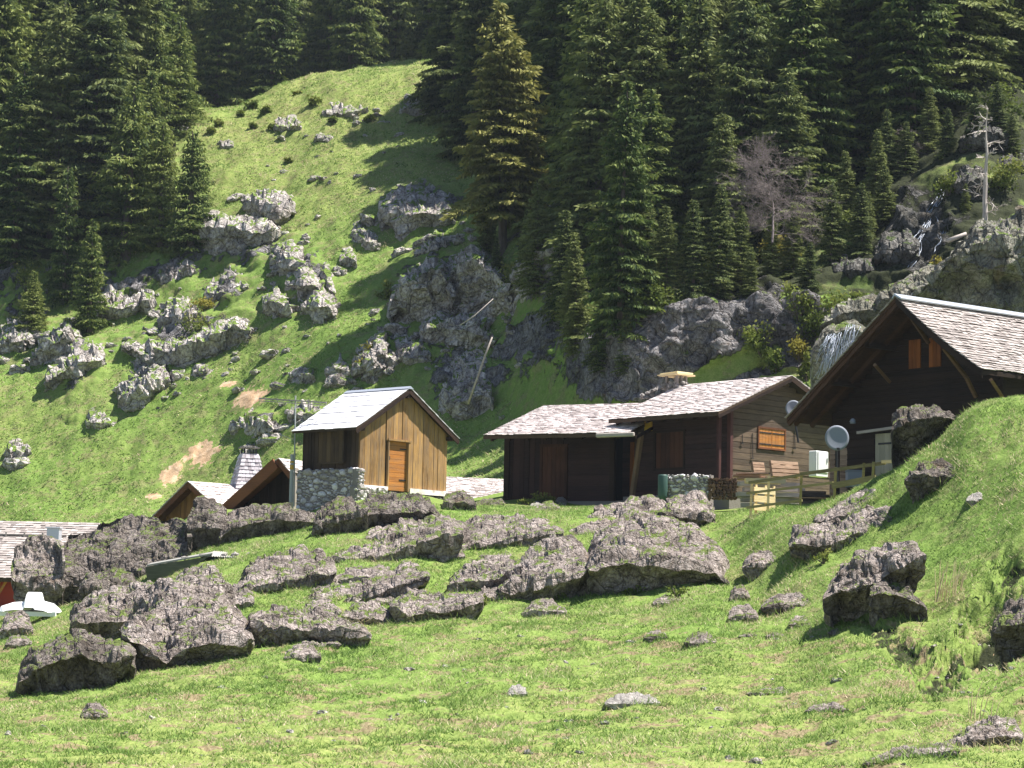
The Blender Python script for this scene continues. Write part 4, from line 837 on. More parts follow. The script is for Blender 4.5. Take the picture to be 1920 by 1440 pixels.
# antenna
am = P(552, 918, 82); ant = empty('antenna_mast', tuple(am), 'thin grey antenna mast with long crossbar left of the golden hut', 'antenna')
top = P(554, 742, 82) - am
mb = MB(); mb.tube([(0, 0, -.6), tuple(top)], .028, 8); mb.build('mast', M['grey_pole'], ant)
mb = MB(); a, b = P(486, 747, 82.4) - am, P(612, 755, 81.6) - am
mb.beam(a, b, .05, .05); mb.beam(a + np.array([0, .0, -.09]), b + np.array([0, 0, -.09]), .03, .03); mb.build('boom', M['pale_wood'], ant)
mb = MB()
for q in range(12):
    t_ = q / 11; c = a + (b - a) * t_; mb.beam(c + np.array([0.02, -.14, -.05]), c + np.array([-.02, .14, -.04]), .014, .014)
    if q % 2: mb.beam(c + np.array([0, 0, -.12]), c + np.array([0, 0, .05]), .012, .012)
mb.build('element', M['grey_pole'], ant)
mb = MB(); mb.beam(P(527, 815, 82) - am, P(553, 826, 82) - am, .02, .02); mb.beam(P(527, 815, 82) - am, P(528, 821, 82) - am, .02, .02); mb.build('side_bracket', M['grey_pole'], ant)
pm = P(546, 915, 81.7); pr = empty('stove_pipe', tuple(pm), 'slim pale pipe with orange marks standing beside the antenna mast', 'pipe')
mb = MB(); h = P(546, 852, 81.7)[2] - pm[2]; mb.tube([(0, 0, -.5), (0, 0, h)], .065, 10); mb.build('pipe', M['grey_pole'], pr)
mb = MB(); mb.tube([(0, 0, h * .55), (0, 0, h * .68)], .075, 10); mb.tube([(0, 0, h * .75), (0, 0, h * .8)], .075, 10); mb.build('band', M['yellow'], pr)
# ------------------------------------------------------------------ rocks
BASES = []
def rock(label, top, bot, dep=1.5, uc=0.25, t1=0.28, d=None, m='rock_near', amp=1.0, cat='boulder', name='boulder', group=None, dd=0.0, seed=None, flute=1.0):
    """a boulder whose crown and foot follow two outlines; it leans back from a jutting edge and is closed behind"""
    top = np.array(top, float); bot = np.array(bot, float); x0, x1 = min(top[0, 0], bot[0, 0]), max(top[-1, 0], bot[-1, 0])
    d_given = d is not None
    if d is None:
        d = np.median([hit(x, np.interp(x, bot[:, 0], bot[:, 1]) - 1) for x in np.linspace(x0, x1, 7)[1:-1]]) - 0.1
    fixed = d_given; d += dd; wpx = x1 - x0; near = d < 85
    stp = 2.3 if near else 3.0
    nu = int(np.clip(wpx / stp, 10, 130)); hpx = np.mean(np.interp(np.linspace(x0, x1, 9)[1:-1], bot[:, 0], bot[:, 1]) - np.interp(np.linspace(x0, x1, 9)[1:-1], top[:, 0], top[:, 1]))
    ntf = int(np.clip(hpx / stp, 8, 80)); ntb = max(6, ntf // 3)
    us = np.linspace(0, 1, nu); V = np.zeros((nu, ntf + ntb, 3)); m_px = d / F
    sx = (seed if seed is not None else x0) * .37
    jit_t = 6 * fbm(np.stack([us * wpx / 26, us * 0 + sx, us * 0], -1), 3) * min(1, hpx / 60); jit_b = 4 * fbm(np.stack([us * wpx / 30, us * 0 + sx + 9, us * 0], -1), 2) * min(1, hpx / 60)
    dbase = np.full(nu, float(d)); dtop = np.full(nu, 1e9)
    if near and not fixed:
        xs5 = np.linspace(x0, x1, 7); ht = np.array([hit(x, np.interp(x, top[:, 0], top[:, 1]) + 4) for x in xs5]); ht = np.clip(ht, d + .5 * dep, d + dep * 2.0)
        dtop = np.interp(x0 + (x1 - x0) * us, xs5, ht)
    if not near and not fixed:
        xs5 = np.linspace(x0, x1, 9); hb = np.array([hit(x, np.interp(x, bot[:, 0], bot[:, 1]) - 1) for x in xs5]) - .25; hb = np.clip(hb, d - 3, d + 3)
        ht = np.array([hit(x, np.interp(x, top[:, 0], top[:, 1])) for x in xs5]); ht = np.clip(ht, hb + .5, hb + dep * 3.2)
        dbase = np.interp(x0 + (x1 - x0) * us, xs5, hb); dtop = np.interp(x0 + (x1 - x0) * us, xs5, ht) + .3
    for i, u in enumerate(us):
        x = x0 + (x1 - x0) * u; e = max(0.0, 1 - (2 * u - 1) ** 4) ** .5
        pt, pb = np.interp(x, top[:, 0], top[:, 1]) + jit_t[i], np.interp(x, bot[:, 0], bot[:, 1]) + jit_b[i]
        mp = (pt + pb) / 2; pt = mp + (pt - mp) * (0.25 + .75 * e); pb = mp + (pb - mp) * (0.25 + .75 * e)
        hm = (pb - pt) * m_px
        ts = np.concatenate([[-.45, -.2], np.linspace(0, 1, ntf - 2)])
        for j, t in enumerate(ts):
            if t < t1: o = uc * (1 - max(t, 0) / t1) ** .7 * min(1, hm)
            elif dtop[i] > 1e8: o = dep * e * ((t - t1) / (1 - t1)) ** 1.35
            else: o = (dtop[i] - dbase[i]) * ((t - t1) / (1 - t1)) ** 1.15
            V[i, j] = P(x, pb + (pt - pb) * t, dbase[i] + o)
        zt = V[i, ntf - 1, 2]; zb = V[i, 0, 2]
        for j in range(ntb):
            q = (j + 1) / ntb; V[i, ntf + j] = (V[i, ntf - 1, 0], V[i, ntf - 1, 1] + dep * .5 * e * math.sin(q * math.pi / 2), zt + (zb - zt) * q)
    # normals by finite differences
    K = V.shape[1]; du = np.gradient(V, axis=0); dv = np.roll(V, -1, axis=1) - np.roll(V, 1, axis=1); nn = np.cross(du, dv); nn /= np.maximum(np.linalg.norm(nn, axis=-1), 1e-6)[..., None]
    size = min(wpx, hpx * 2.2) * m_px
    big = ridged(V * (1.1 / size) + sx, 3) - .6; md = ridged(V * np.array([3.2, 2, 2.0]) / max(size ** .5, .5) + sx, 3); fl = ridged(V * np.array([4.6, 3.2, 3.2]) + sx, 3)
    hf = ridged(V * np.array([13., 9, 9]) + sx, 2) if near else ridged(V * 5. + sx, 2)
    crack = np.clip(ridged(V * (0.75 / size) + 3.3 + sx, 1) - .90, 0, 1) * 6
    D_ = size * .075 * big + .045 * min(size, 2) * (md - .6) + .028 * flute * (fl - .5) - crack * size * .05
    D_ = D_ + (.016 if near else .035) * (hf - .5) + (0 if near else size * .05 * (ridged(V * (2.6 / size) + sx + 5, 2) - .6))
    wv = V @ np.array([.28, .35, .9]) + .25 * fbm(V * .9 + sx, 2); per = .34 if near else .8; sw = wv / per - np.floor(wv / per)
    D_ = D_ + (min(.055, size * .03) if near else .15) * (np.clip(sw * 1.3, 0, 1) - .5) * (.6 + .8 * fbm(V * .8 + 4, 2))
    fade = np.minimum(1, us * (1 - us) * 10)[:, None]
    V = V + nn * (D_ * amp * (0.35 + .65 * fade))[..., None]
    n_ = nu * K; ii = np.arange(n_).reshape(nu, K); q = np.stack([ii[:-1], ii[1:], np.roll(ii, -1, 1)[1:], np.roll(ii, -1, 1)[:-1]], -1).reshape(-1, 4)
    Vf = V.reshape(-1, 3); c0 = V[0].mean(0); c1 = V[-1].mean(0)
    if near: BASES.append(np.array([[V[i, 2, 0], V[i, 2, 1]] for i in range(nu)]))
    org = np.array([Vf[:, 0].mean(), Vf[:, 1].mean(), Vf[:, 2].min()])
    Vf = np.vstack([Vf, c0, c1]) - org; caps = [(ii[0, (k + 1) % K], ii[0, k], n_, n_) for k in range(K)] + [(ii[-1, k], ii[-1, (k + 1) % K], n_ + 1, n_ + 1) for k in range(K)]
    me = bpy.data.meshes.new(name); me.from_pydata(Vf.tolist(), [], q.tolist() + [c[:3] for c in caps]); me.materials.append(M[m]); me.polygons.foreach_set('use_smooth', [False] * len(me.polygons) if near else [False] * len(me.polygons))
    bm = bmesh.new(); bm.from_mesh(me); bmesh.ops.recalc_face_normals(bm, faces=bm.faces); bm.to_mesh(me); bm.free()
    o = bpy.data.objects.new(name, me); C.objects.link(o); o.location = tuple(org)
    return tag(o, label, cat, group)
RN, RD, RF = 'rock_near', 'rock_dark', 'rock_far'
rock('large pale fluted boulder with dark hollow underside, middle of the rock band', [(1103,1022),(1150,990),(1230,975),(1300,990),(1345,1030),(1366,1075),(1368,1100)], [(1103,1112),(1180,1108),(1300,1112),(1345,1112),(1368,1108)], 2.6, .9, .40)
rock('upper layered block on top of the large pale boulder', [(1060,1004),(1100,968),(1160,944),(1220,936),(1262,955),(1292,985)], [(1062,1016),(1120,1014),(1200,1020),(1292,1012)], 2.0, .35, .2, dd=1.0)
rock('rounded knob with shaded hollow at the right shoulder of the large boulder', [(1236,948),(1270,934),(1318,926),(1340,960),(1340,985)], [(1238,975),(1280,1000),(1312,1012),(1340,992)], 1.3, .7, .45, dd=1.2)
rock('long cracked pale block just left of the large pale boulder', [(935,1092),(985,1042),(1040,1013),(1100,1008)], [(935,1122),(1000,1134),(1060,1126),(1101,1118)], 2.0, .6, .34)
rock('pointed grey block with shaded right side between two pale blocks', [(838,1098),(880,1058),(930,1040),(978,1046)], [(840,1108),(900,1112),(940,1112),(978,1075)], 1.8, .3, .3)
rock('low square ended block at the foot of the rock band', [(732,1122),(765,1104),(830,1106),(905,1108)], [(735,1152),(770,1172),(850,1160),(906,1142)], 1.2, .35, .3)
rock('small rounded pale boulder between two longer blocks', [(642,1150),(670,1132),(702,1128),(738,1155)], [(644,1162),(690,1178),(738,1170)], .8, .25, .3)
rock('pale sloping boulder with dark front hollow, right of the huge cracked rock', [(468,1142),(520,1138),(560,1146),(600,1144),(650,1164),(694,1188)], [(470,1192),(520,1222),(590,1220),(650,1204),(694,1198)], 1.6, .5, .45)
rock('huge cracked grey boulder with steep shaded foot, largest at the lower left', [(228,1168),(262,1118),(320,1090),(370,1080),(420,1094),(445,1130),(466,1160),(474,1190)], [(228,1205),(262,1245),(312,1296),(350,1262),(400,1246),(445,1232),(474,1216)], 2.8, .7, .25)
rock('grey cap rock on top of the huge cracked boulder', [(325,1092),(350,1070),(390,1062),(425,1082)], [(325,1120),(380,1130),(426,1118)], 1.2, .2, .2, dd=1.6)
rock('blocky grey boulder with mossy shelf left of the huge cracked boulder', [(134,1140),(170,1120),(230,1106),(300,1094)], [(134,1192),(180,1205),(240,1200),(300,1150)], 1.8, .5, .4)
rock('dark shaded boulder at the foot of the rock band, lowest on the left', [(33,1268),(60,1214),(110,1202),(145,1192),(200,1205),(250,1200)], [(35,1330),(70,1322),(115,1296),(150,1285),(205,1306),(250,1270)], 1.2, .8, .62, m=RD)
rock('broad weathered slab lying between pale blocks and the slab above', [(566,1114),(600,1094),(680,1072),(760,1054),(806,1074)], [(570,1146),(640,1146),(700,1126),(760,1100),(806,1086)], 2.2, .2, .18)
rock('hump backed slab right of the corrugated lean-to', [(448,1094),(475,1058),(540,1036),(600,1030),(630,1060)], [(452,1112),(520,1114),(600,1094),(630,1082)], 2.2, .2, .2)
rock('upper long slab with brown streaks below the golden hut', [(620,1046),(700,1018),(760,976),(810,956),(868,976)], [(640,1054),(720,1056),(790,1036),(868,1014)], 3.0, .25, .15)
rock('long low ribbed slab above the pale blocks, below the dark chalet', [(750,1032),(860,986),(930,966),(1000,970),(1056,990)], [(755,1052),(830,1042),(930,1026),(1000,1014),(1056,1004)], 3.0, .2, .15)
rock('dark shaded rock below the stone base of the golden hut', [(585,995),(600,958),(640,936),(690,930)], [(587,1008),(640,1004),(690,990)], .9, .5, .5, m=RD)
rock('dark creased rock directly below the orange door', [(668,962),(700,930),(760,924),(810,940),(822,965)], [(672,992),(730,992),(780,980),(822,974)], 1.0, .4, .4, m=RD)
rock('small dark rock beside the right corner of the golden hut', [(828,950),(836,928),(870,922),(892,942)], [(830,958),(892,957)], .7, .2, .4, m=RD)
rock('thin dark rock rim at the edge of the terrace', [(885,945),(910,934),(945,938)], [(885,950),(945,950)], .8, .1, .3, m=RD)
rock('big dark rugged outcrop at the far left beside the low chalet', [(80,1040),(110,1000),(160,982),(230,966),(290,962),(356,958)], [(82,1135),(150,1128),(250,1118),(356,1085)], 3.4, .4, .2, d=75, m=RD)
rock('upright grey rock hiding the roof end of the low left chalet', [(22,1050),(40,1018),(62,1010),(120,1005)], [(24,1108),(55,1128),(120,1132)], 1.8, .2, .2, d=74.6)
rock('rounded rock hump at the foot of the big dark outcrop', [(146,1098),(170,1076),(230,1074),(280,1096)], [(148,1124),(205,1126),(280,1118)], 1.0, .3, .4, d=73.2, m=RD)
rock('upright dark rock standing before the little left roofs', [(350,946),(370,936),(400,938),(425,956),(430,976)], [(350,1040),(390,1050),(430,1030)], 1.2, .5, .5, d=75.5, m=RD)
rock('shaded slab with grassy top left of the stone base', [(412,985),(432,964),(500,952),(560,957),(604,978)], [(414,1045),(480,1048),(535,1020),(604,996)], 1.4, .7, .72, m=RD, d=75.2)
rock('long pale boulder on the right bank, nearest the fence', [(1480,1010),(1500,986),(1560,976),(1620,957),(1690,955)], [(1482,1036),(1530,1044),(1585,1028),(1640,1012),(1690,992)], 1.2, .35, .35)
rock('brown topped boulder right below the fence', [(1528,972),(1560,956),(1600,930),(1640,916),(1664,945)], [(1530,982),(1600,972),(1664,960)], 1.3, .15, .2)
rock('boulder with deep black hollow on the right bank', [(1543,1096),(1575,1056),(1630,1032),(1690,1014),(1732,1030)], [(1545,1152),(1590,1176),(1640,1166),(1690,1112),(1732,1060)], 1.5, .9, .52, d=52.0)
rock('grass topped rock wedge right of the black hollow', [(1632,1090),(1680,1098),(1738,1130)], [(1636,1156),(1690,1160),(1738,1162)], .7, .6, .7, d=51.4, m=RD)
rock('flat topped rock jutting from the mound before the large chalet', [(1672,764),(1700,756),(1760,758),(1800,774),(1834,792)], [(1676,868),(1722,866),(1765,836),(1800,820),(1834,806)], 1.1, .9, .70, m=RD, d=64.8)
rock('dark earthy clod on the mound below the fence end', [(1696,895),(1730,868),(1780,868),(1808,895)], [(1698,904),(1740,930),(1780,926),(1808,908)], .6, .5, .55, m=RD)
rock('dark rock in the gully at the right edge', [(1862,1180),(1900,1130),(1975,1108)], [(1866,1200),(1900,1232),(1975,1240)], .8, .6, .6, m=RD)
for x_a, x_b, yt, yb, lab in ((425, 476, 1092, 1146, 'low broken slab joining the huge cracked boulder and its right neighbour'), (560, 640, 1128, 1158, 'low slab buried in turf left of the small rounded pale boulder'), (700, 745, 1108, 1138, 'low slab between the broad weathered slab and the square ended block'),
    (895, 945, 1100, 1128, 'half buried slab at the foot of the pointed grey block'), (636, 700, 1062, 1096, 'turf covered slab right of the hump backed slab'), (800, 872, 1022, 1052, 'flat slab tucked under the long low ribbed slab'), (1000, 1072, 1002, 1030, 'low slab leading up to the layered block'),
    (686, 765, 985, 1016, 'low slab under the dark creased rock'), (225, 300, 1182, 1222, 'slab wedged between the mossy shelf boulder and the huge one'), (560, 640, 1196, 1216, 'thin slab below the pale sloping boulder')):
    w_ = x_b - x_a; rock(lab, [(x_a, (yt + yb) / 2 + 3), (x_a + w_ * .25, yt + 3), (x_a + w_ * .7, yt), (x_b, (yt + yb) / 2)], [(x_a, yb - 4), (x_a + w_ * .5, yb), (x_b, yb - 6)], 1.2, .15, .25)
rock('grey rock ledge at the lower right corner', [(1768,1392),(1820,1362),(1880,1346),(1918,1368)], [(1772,1404),(1850,1400),(1918,1394)], .5, .15, .3)
rock('low grey rock crossing the bottom right corner', [(1618,1428),(1680,1405),(1770,1395),(1800,1402)], [(1618,1436),(1700,1424),(1800,1412)], .4, .08, .3)
small = [(1428,1536,1114,1146,'low pinkish rock left of the black hollow boulder'),(1365,1422,1134,1168,'small tilted pale stone below the large boulder'),(1478,1522,1156,1178,'pale flat stone just above the shadow of the hollow boulder'),
 (1392,1468,1034,1074,'triangular grey rock right of the large boulder'),(1208,1252,1182,1202,'small dark stone in the middle of the meadow'),(1284,1342,1186,1212,'pointed stone in the meadow right of the small dark one'),
 (1134,1238,1301,1325,'long white flat stone low in the meadow'),(952,988,1283,1308,'small upright stone left of the long white stone'),(978,1062,1124,1160,'mossy stone below the long cracked block'),
 (532,602,1208,1242,'low brown stone below the pale sloping boulder'),(152,202,1318,1352,'small brown stone at the edge of the left shadow'),(0,62,1146,1196,'grey stone at the left edge below the garden table'),(10,60,1190,1215,'flat pale stone at the left edge'),
 (1224,1278,1116,1136,'stone close below the hollow of the large boulder'),(1368,1406,1098,1130,'brown stone at the right foot of the large boulder'),(1030,1075,1020,1034,'tiny slab above the long cracked block'),(1385,1420,1186,1196,'thin stone right of the meadow centre'),
 (1812,1852,924,944,'white stone high on the right mound'),(1004,1050,940,960,'brown stone on the terrace before the dark chalet'),(1040,1062,932,950,'white stone beside the brown stone on the terrace'),(994,1016,940,952,'flat white stone left of the brown terrace stone'),
 (1436,1470,1186,1196,'half sunk stone right below the tilted pale stone'),(1552,1580,1180,1190,'small half sunk stone in front of the gully'),(1400,1500,1290,1304,'low broken stone ledge in the lower right meadow'),(1510,1592,1318,1338,'dark low stone in the lower right meadow')]
for a, b, t, bt, lab in small:
    w_ = b - a; rock(lab, [(a, (t + bt) / 2 + 2), (a + w_ * .3, t + 2), (a + w_ * .65, t), (b, (t + bt) / 2)], [(a, bt - 3), (a + w_ * .5, bt), (b, bt - 4)], .55, .12, .35, cat='stone', name='stone', m='stone_white' if 'white' in lab else RN, amp=.8)
# outcrops on the sunny pasture
far = [
 ([(454,382),(480,363),(520,358),(550,376)], [(460,394),(488,424),(522,432),(552,402)], 2.2, 1.0, .50, 'pale overhanging outcrop high on the pasture, right of the young spruces'),
 ([(378,424),(405,402),(450,404),(500,424),(522,434)], [(382,462),(415,484),(475,478),(522,446)], 1.4, .9, .62, 'broad pale topped crag with a dark face just below the young spruces'),
 ([(508,474),(530,452),(560,466),(572,500)], [(512,505),(535,530),(572,528)], 1.0, .9, .5, 'top block of the tall streaky outcrop in the middle of the pasture'),
 ([(536,520),(560,505),(590,512),(604,545)], [(540,548),(570,572),(604,566)], 1.0, .8, .5, 'middle block of the tall streaky outcrop in the middle of the pasture'),
 ([(566,570),(590,548),(615,552),(630,580)], [(570,592),(600,612),(630,600)], 1.0, .8, .55, 'lowest block of the tall streaky outcrop in the middle of the pasture'),
 ([(600,500),(612,488),(622,520),(628,545)], [(603,515),(616,545),(628,556)], .6, .3, .3, 'thin bright strip of rock right of the tall streaky outcrop'),
 ([(494,560),(512,540),(535,552),(546,578)], [(496,590),(520,600),(546,596)], 1.2, .6, .5, 'small outcrop left below the tall streaky outcrop'),
 ([(412,520),(425,502),(450,508),(466,530)], [(414,540),(440,548),(466,544)], 1.4, .5, .25, 'bright white rock left of the tall streaky outcrop'),
 ([(384,540),(400,525),(425,540)], [(386,560),(405,568),(426,556)], .9, .4, .4, 'grey rock just left below the bright white rock'),
 ([(184,575),(205,545),(240,528),(292,545)], [(188,598),(235,604),(292,578)], 2.0, .5, .3, 'ridged grey outcrop right of the lone young spruce'),
 ([(298,520),(320,500),(352,485),(368,500)], [(300,534),(335,530),(368,512)], 1.6, .3, .2, 'jagged rocks running down from the dark faced crag'),
 ([(86,710),(110,672),(150,642),(196,655)], [(90,738),(140,728),(196,690)], 2.0, .8, .45, 'sloping pale outcrop with dark foot at the left'),
 ([(56,672),(90,635),(140,606),(152,618)], [(60,688),(100,684),(152,650)], 1.4, .9, .75, 'dark faced wedge of rock above the sloping pale outcrop'),
 ([(0,620),(20,598),(50,600),(66,640)], [(0,668),(35,664),(66,650)], 1.6, .6, .4, 'pale rock at the left edge below the forest'),
 ([(222,725),(250,690),(290,664),(318,690)], [(226,768),(260,772),(318,730)], 1.8, .5, .35, 'bright pile of broken rocks low on the left pasture'),
 ([(228,640),(270,650),(320,640),(400,620),(440,595),(470,610)], [(230,652),(270,690),(320,706),(400,672),(440,652),(470,640)], 1.2, 1.2, .66, 'long overhanging rock step with dark face across the left pasture'),
 ([(296,592),(320,566),(350,556),(372,570)], [(300,618),(340,622),(372,604)], 1.2, .5, .4, 'pale rocks above the long overhanging rock step'),
 ([(400,615),(430,594),(458,600),(466,625)], [(402,640),(440,650),(466,642)], 1.0, .5, .4, 'pale knob at the right end of the long rock step'),
 ([(660,424),(678,418),(700,440),(708,460)], [(664,440),(685,470),(708,470)], 1.2, .5, .35, 'leaning pale slab right of the tall streaky outcrop'),
 ([(638,482),(655,464),(668,476)], [(640,500),(668,504)], .7, .4, .4, 'small rock left below the leaning slab'),
 ([(712,400),(740,360),(790,350),(852,372)], [(716,430),(770,448),(852,430)], 2.5, .9, .5, 'big outcrop half in tree shade left of the olive spruce'),
 ([(778,470),(800,440),(825,432),(838,450)], [(780,486),(810,484),(838,466)], 1.4, .5, .4, 'small jagged outcrop below the shaded big outcrop'),
 ([(515,236),(530,220),(552,218),(566,236)], [(516,242),(545,248),(566,242)], 1.6, .3, .2, 'rounded white boulder high on the grassy dome'),
 ([(604,210),(625,196),(650,200),(690,194)], [(606,218),(650,220),(690,210)], 1.4, .3, .2, 'row of pale rocks right of the rounded white boulder'),
 ([(750,205),(765,180),(795,185),(802,205)], [(752,212),(780,218),(802,214)], 1.0, .3, .3, 'pale rock half under the branches of the crest spruce'),
 ([(312,245),(322,236),(334,246)], [(312,252),(334,252)], .8, .1, .2, 'small pale rock on the skyline of the dome at the left'),
 ([(412,272),(424,262),(438,270)], [(413,278),(438,277)], .8, .1, .2, 'small grey rock on the dome left of the white boulder'),
 ([(590,258),(600,246),(612,258)], [(590,264),(612,264)], .8, .2, .3, 'small grey block under the row of pale rocks'),
 ([(162,790),(172,768),(200,775)], [(164,802),(186,806),(200,798)], .8, .3, .3, 'small pale rock low on the left pasture'),
 ([(8,850),(25,824),(58,836)], [(10,858),(36,862),(58,852)], .8, .3, .3, 'grey and pale rock pair at the lower left of the pasture'),
 ([(362,696),(375,678),(392,684)], [(364,704),(392,700)], .6, .2, .3, 'thin slab right of the bright pile of broken rocks'),
 ([(730,575),(765,520),(810,490),(850,520)], [(732,622),(790,635),(850,610)], 1.0, 1.6, .86, 'blue grey rock face in shade below the olive spruce, left half'),
 ([(840,500),(890,470),(940,510),(965,570)], [(842,580),(890,612),(965,620)], 1.0, 1.6, .86, 'blue grey rock face in shade right under the olive spruce'),
 ([(790,610),(830,590),(900,610),(930,630)], [(792,650),(850,664),(930,655)], 1.0, 1.0, .7, 'lower step of the shaded rock face below the olive spruce'),
 ([(660,690),(690,650),(715,620),(725,645)], [(664,716),(700,730),(725,700)], .9, .8, .6, 'dark rock edge above the ridge of the golden hut'),
 ([(720,660),(760,630),(800,640),(806,660)], [(724,690),(770,690),(806,676)], 1.2, .4, .3, 'grey rock with moss above the golden hut'),
 ([(826,730),(850,690),(900,655),(925,690),(920,740)], [(828,770),(870,790),(925,770)], 1.8, .5, .3, 'light grey crag beside the leaning dead stick'),
 ([(430,802),(455,780),(490,775),(512,792)], [(432,812),(470,828),(512,826)], 1.2, .8, .5, 'brown and pale rock left of the antenna crossbar'),
 ([(540,770),(575,752),(610,760),(625,780)], [(542,786),(590,792),(625,790)], 1.0, .3, .3, 'low rocks just above the antenna crossbar'),
 ([(540,705),(560,690),(590,700)], [(542,714),(590,716)], .8, .3, .4, 'low dark rock halfway up behind the antenna'),
 ([(610,700),(640,668),(655,690)], [(612,706),(655,704)], .8, .5, .5, 'pointed dark rock above the white roof'),
 ([(990,425),(1020,395),(1060,380),(1085,390)], [(992,440),(1040,425),(1085,402)], 1.6, .5, .4, 'pale ledge right of the olive spruce trunk'),
 ([(960,500),(1000,470),(1050,445),(1070,470)], [(962,560),(1010,545),(1070,500)], 1.4, 1.0, .75, 'shaded rock step below the pale ledge')]
for t, b, dep, uc, t1, lab in far: rock(lab, t, b, dep, uc, t1, m=RF, name='rock_outcrop', cat='rock', amp=1.5, flute=1.6)
rock('olive brown crag above the large chalet roof', [(1690,560),(1740,500),(1790,440),(1850,415),(1960,390)], [(1694,600),(1760,600),(1850,600),(1960,600)], 2.5, 1.0, .75, d=93.5, m='rock_mossy', name='rock_outcrop', cat='rock', amp=1.3)
rock('mossy rock lip beside the upper waterfall', [(1640,560),(1700,520),(1760,500),(1780,520)], [(1644,590),(1700,590),(1780,570)], 1.5, .6, .6, d=95, m='rock_mossy', name='rock_outcrop', cat='rock', amp=1.2)
rock('brown rock brow above the lower waterfall', [(1540,600),(1580,566),(1640,560),(1668,580)], [(1542,622),(1600,618),(1668,612)], 1.2, .9, .6, d=95.0, m='rock_mossy', name='rock_outcrop', cat='rock', amp=1.1)
# loose stones
def stone_mesh(k, m):
    bm = bmesh.new(); bmesh.ops.create_icosphere(bm, subdivisions=3, radius=1)
    co = np.array([v.co[:] for v in bm.verts]); q = co * (1 + .35 * fbm(co * 1.1 + k * 7.7, 3)[:, None]); q[:, 2] *= .55
    q = np.round(q * 3.2 + .18 * perlin(co * 4 + k)[:, None]) / 3.2 * .45 + q * .55
    for v, c in zip(bm.verts, q): v.co = c
    me = bpy.data.meshes.new('stone'); bm.to_mesh(me); bm.free(); me.materials.append(m); return me
smf = [stone_mesh(k, M[RF]) for k in range(5)]; smn = [stone_mesh(k + 9, M['rock_far']) for k in range(4)]
def put_stone(me, px, py, s, label, group):
    d = hit(px, py); 
    if d > 185: return
    p = P(px, py, d); o = bpy.data.objects.new('stone', me); C.objects.link(o); o.location = (p[0], p[1], ground(p[0], p[1]) - .1 * s); o.rotation_euler = (random.uniform(-.4, .4), random.uniform(-.4, .4), random.uniform(0, 6.3)); o.scale = (s * random.uniform(.8, 1.4), s * random.uniform(.6, 1.1), s * random.uniform(.7, 1.3)); tag(o, label, 'stone', group)
for t, b, lab in (([(1800,262),(1830,235),(1870,225),(1900,250)], [(1802,285),(1850,292),(1900,280)], 'grey rock under the trees at the upper right edge'), ([(1640,470),(1665,440),(1700,430),(1720,455)], [(1642,500),(1680,505),(1720,490)], 'wet grey rock left of the upper waterfall'),
    ([(1790,330),(1815,305),(1840,312),(1850,340)], [(1792,370),(1820,380),(1850,372)], 'dark rock between the upper waterfall and the dead trunk'), ([(1560,500),(1600,480),(1640,492)], [(1562,520),(1600,528),(1640,520)], 'shaded rock step right of the leafless tree'), ([(1870,300),(1895,285),(1930,290)], [(1872,322),(1900,330),(1930,325)], 'grey rock right of the dead trunk')):
    rock(lab, t, b, 1.2, .6, .5, m='rock_wet', name='rock_outcrop', cat='rock', amp=1.4, flute=1.6)
rs_ = random.Random(5)
for t, b, dep, uc, t1, lab in far:
    xa, xb = t[0][0], t[-1][0]; yb = np.mean([q[1] for q in b]); yt = np.mean([q[1] for q in t])
    for q in range(int(np.clip((xb - xa) / 22, 1, 5))):
        put_stone(smf[q % 5], rs_.gauss((xa + xb) / 2, (xb - xa) * .55), rs_.uniform(yt, yb + 22), rs_.choice([.22, .3, .4, .55, .7]), 'angular pale rock lying close around the outcrops of the pasture', 'broken rocks around the outcrops')
centres = [(560,440,80,60),(620,330,120,60),(420,560,120,60),(280,640,120,60),(560,640,90,60),(700,700,90,40),(860,690,70,60),(560,770,60,25),(700,240,70,25),(420,690,60,50),(760,600,60,30),(860,430,30,30),(300,730,60,60)]
for i in range(150):
    c = rs_.choice(centres); px, py = rs_.gauss(c[0], c[2] * .6), rs_.gauss(c[1], c[3] * .6)
    if px < 330 and py < 500 or py < 215 or py > 880: continue
    put_stone(smf[i % 5], px, py, rs_.choice([.12, .16, .2, .28, .4]), 'small loose pale stone lying on the sunny pasture', 'loose stones on the pasture')
for i in range(110):
    px, py = rs_.uniform(0, 1920), rs_.uniform(1180, 1440)
    if py < 1330 - px * .2: continue
    put_stone(smn[i % 4], px, py, rs_.choice([.04, .05, .07, .10]), 'small grey stone half hidden in the near meadow grass', 'stones in the near meadow')

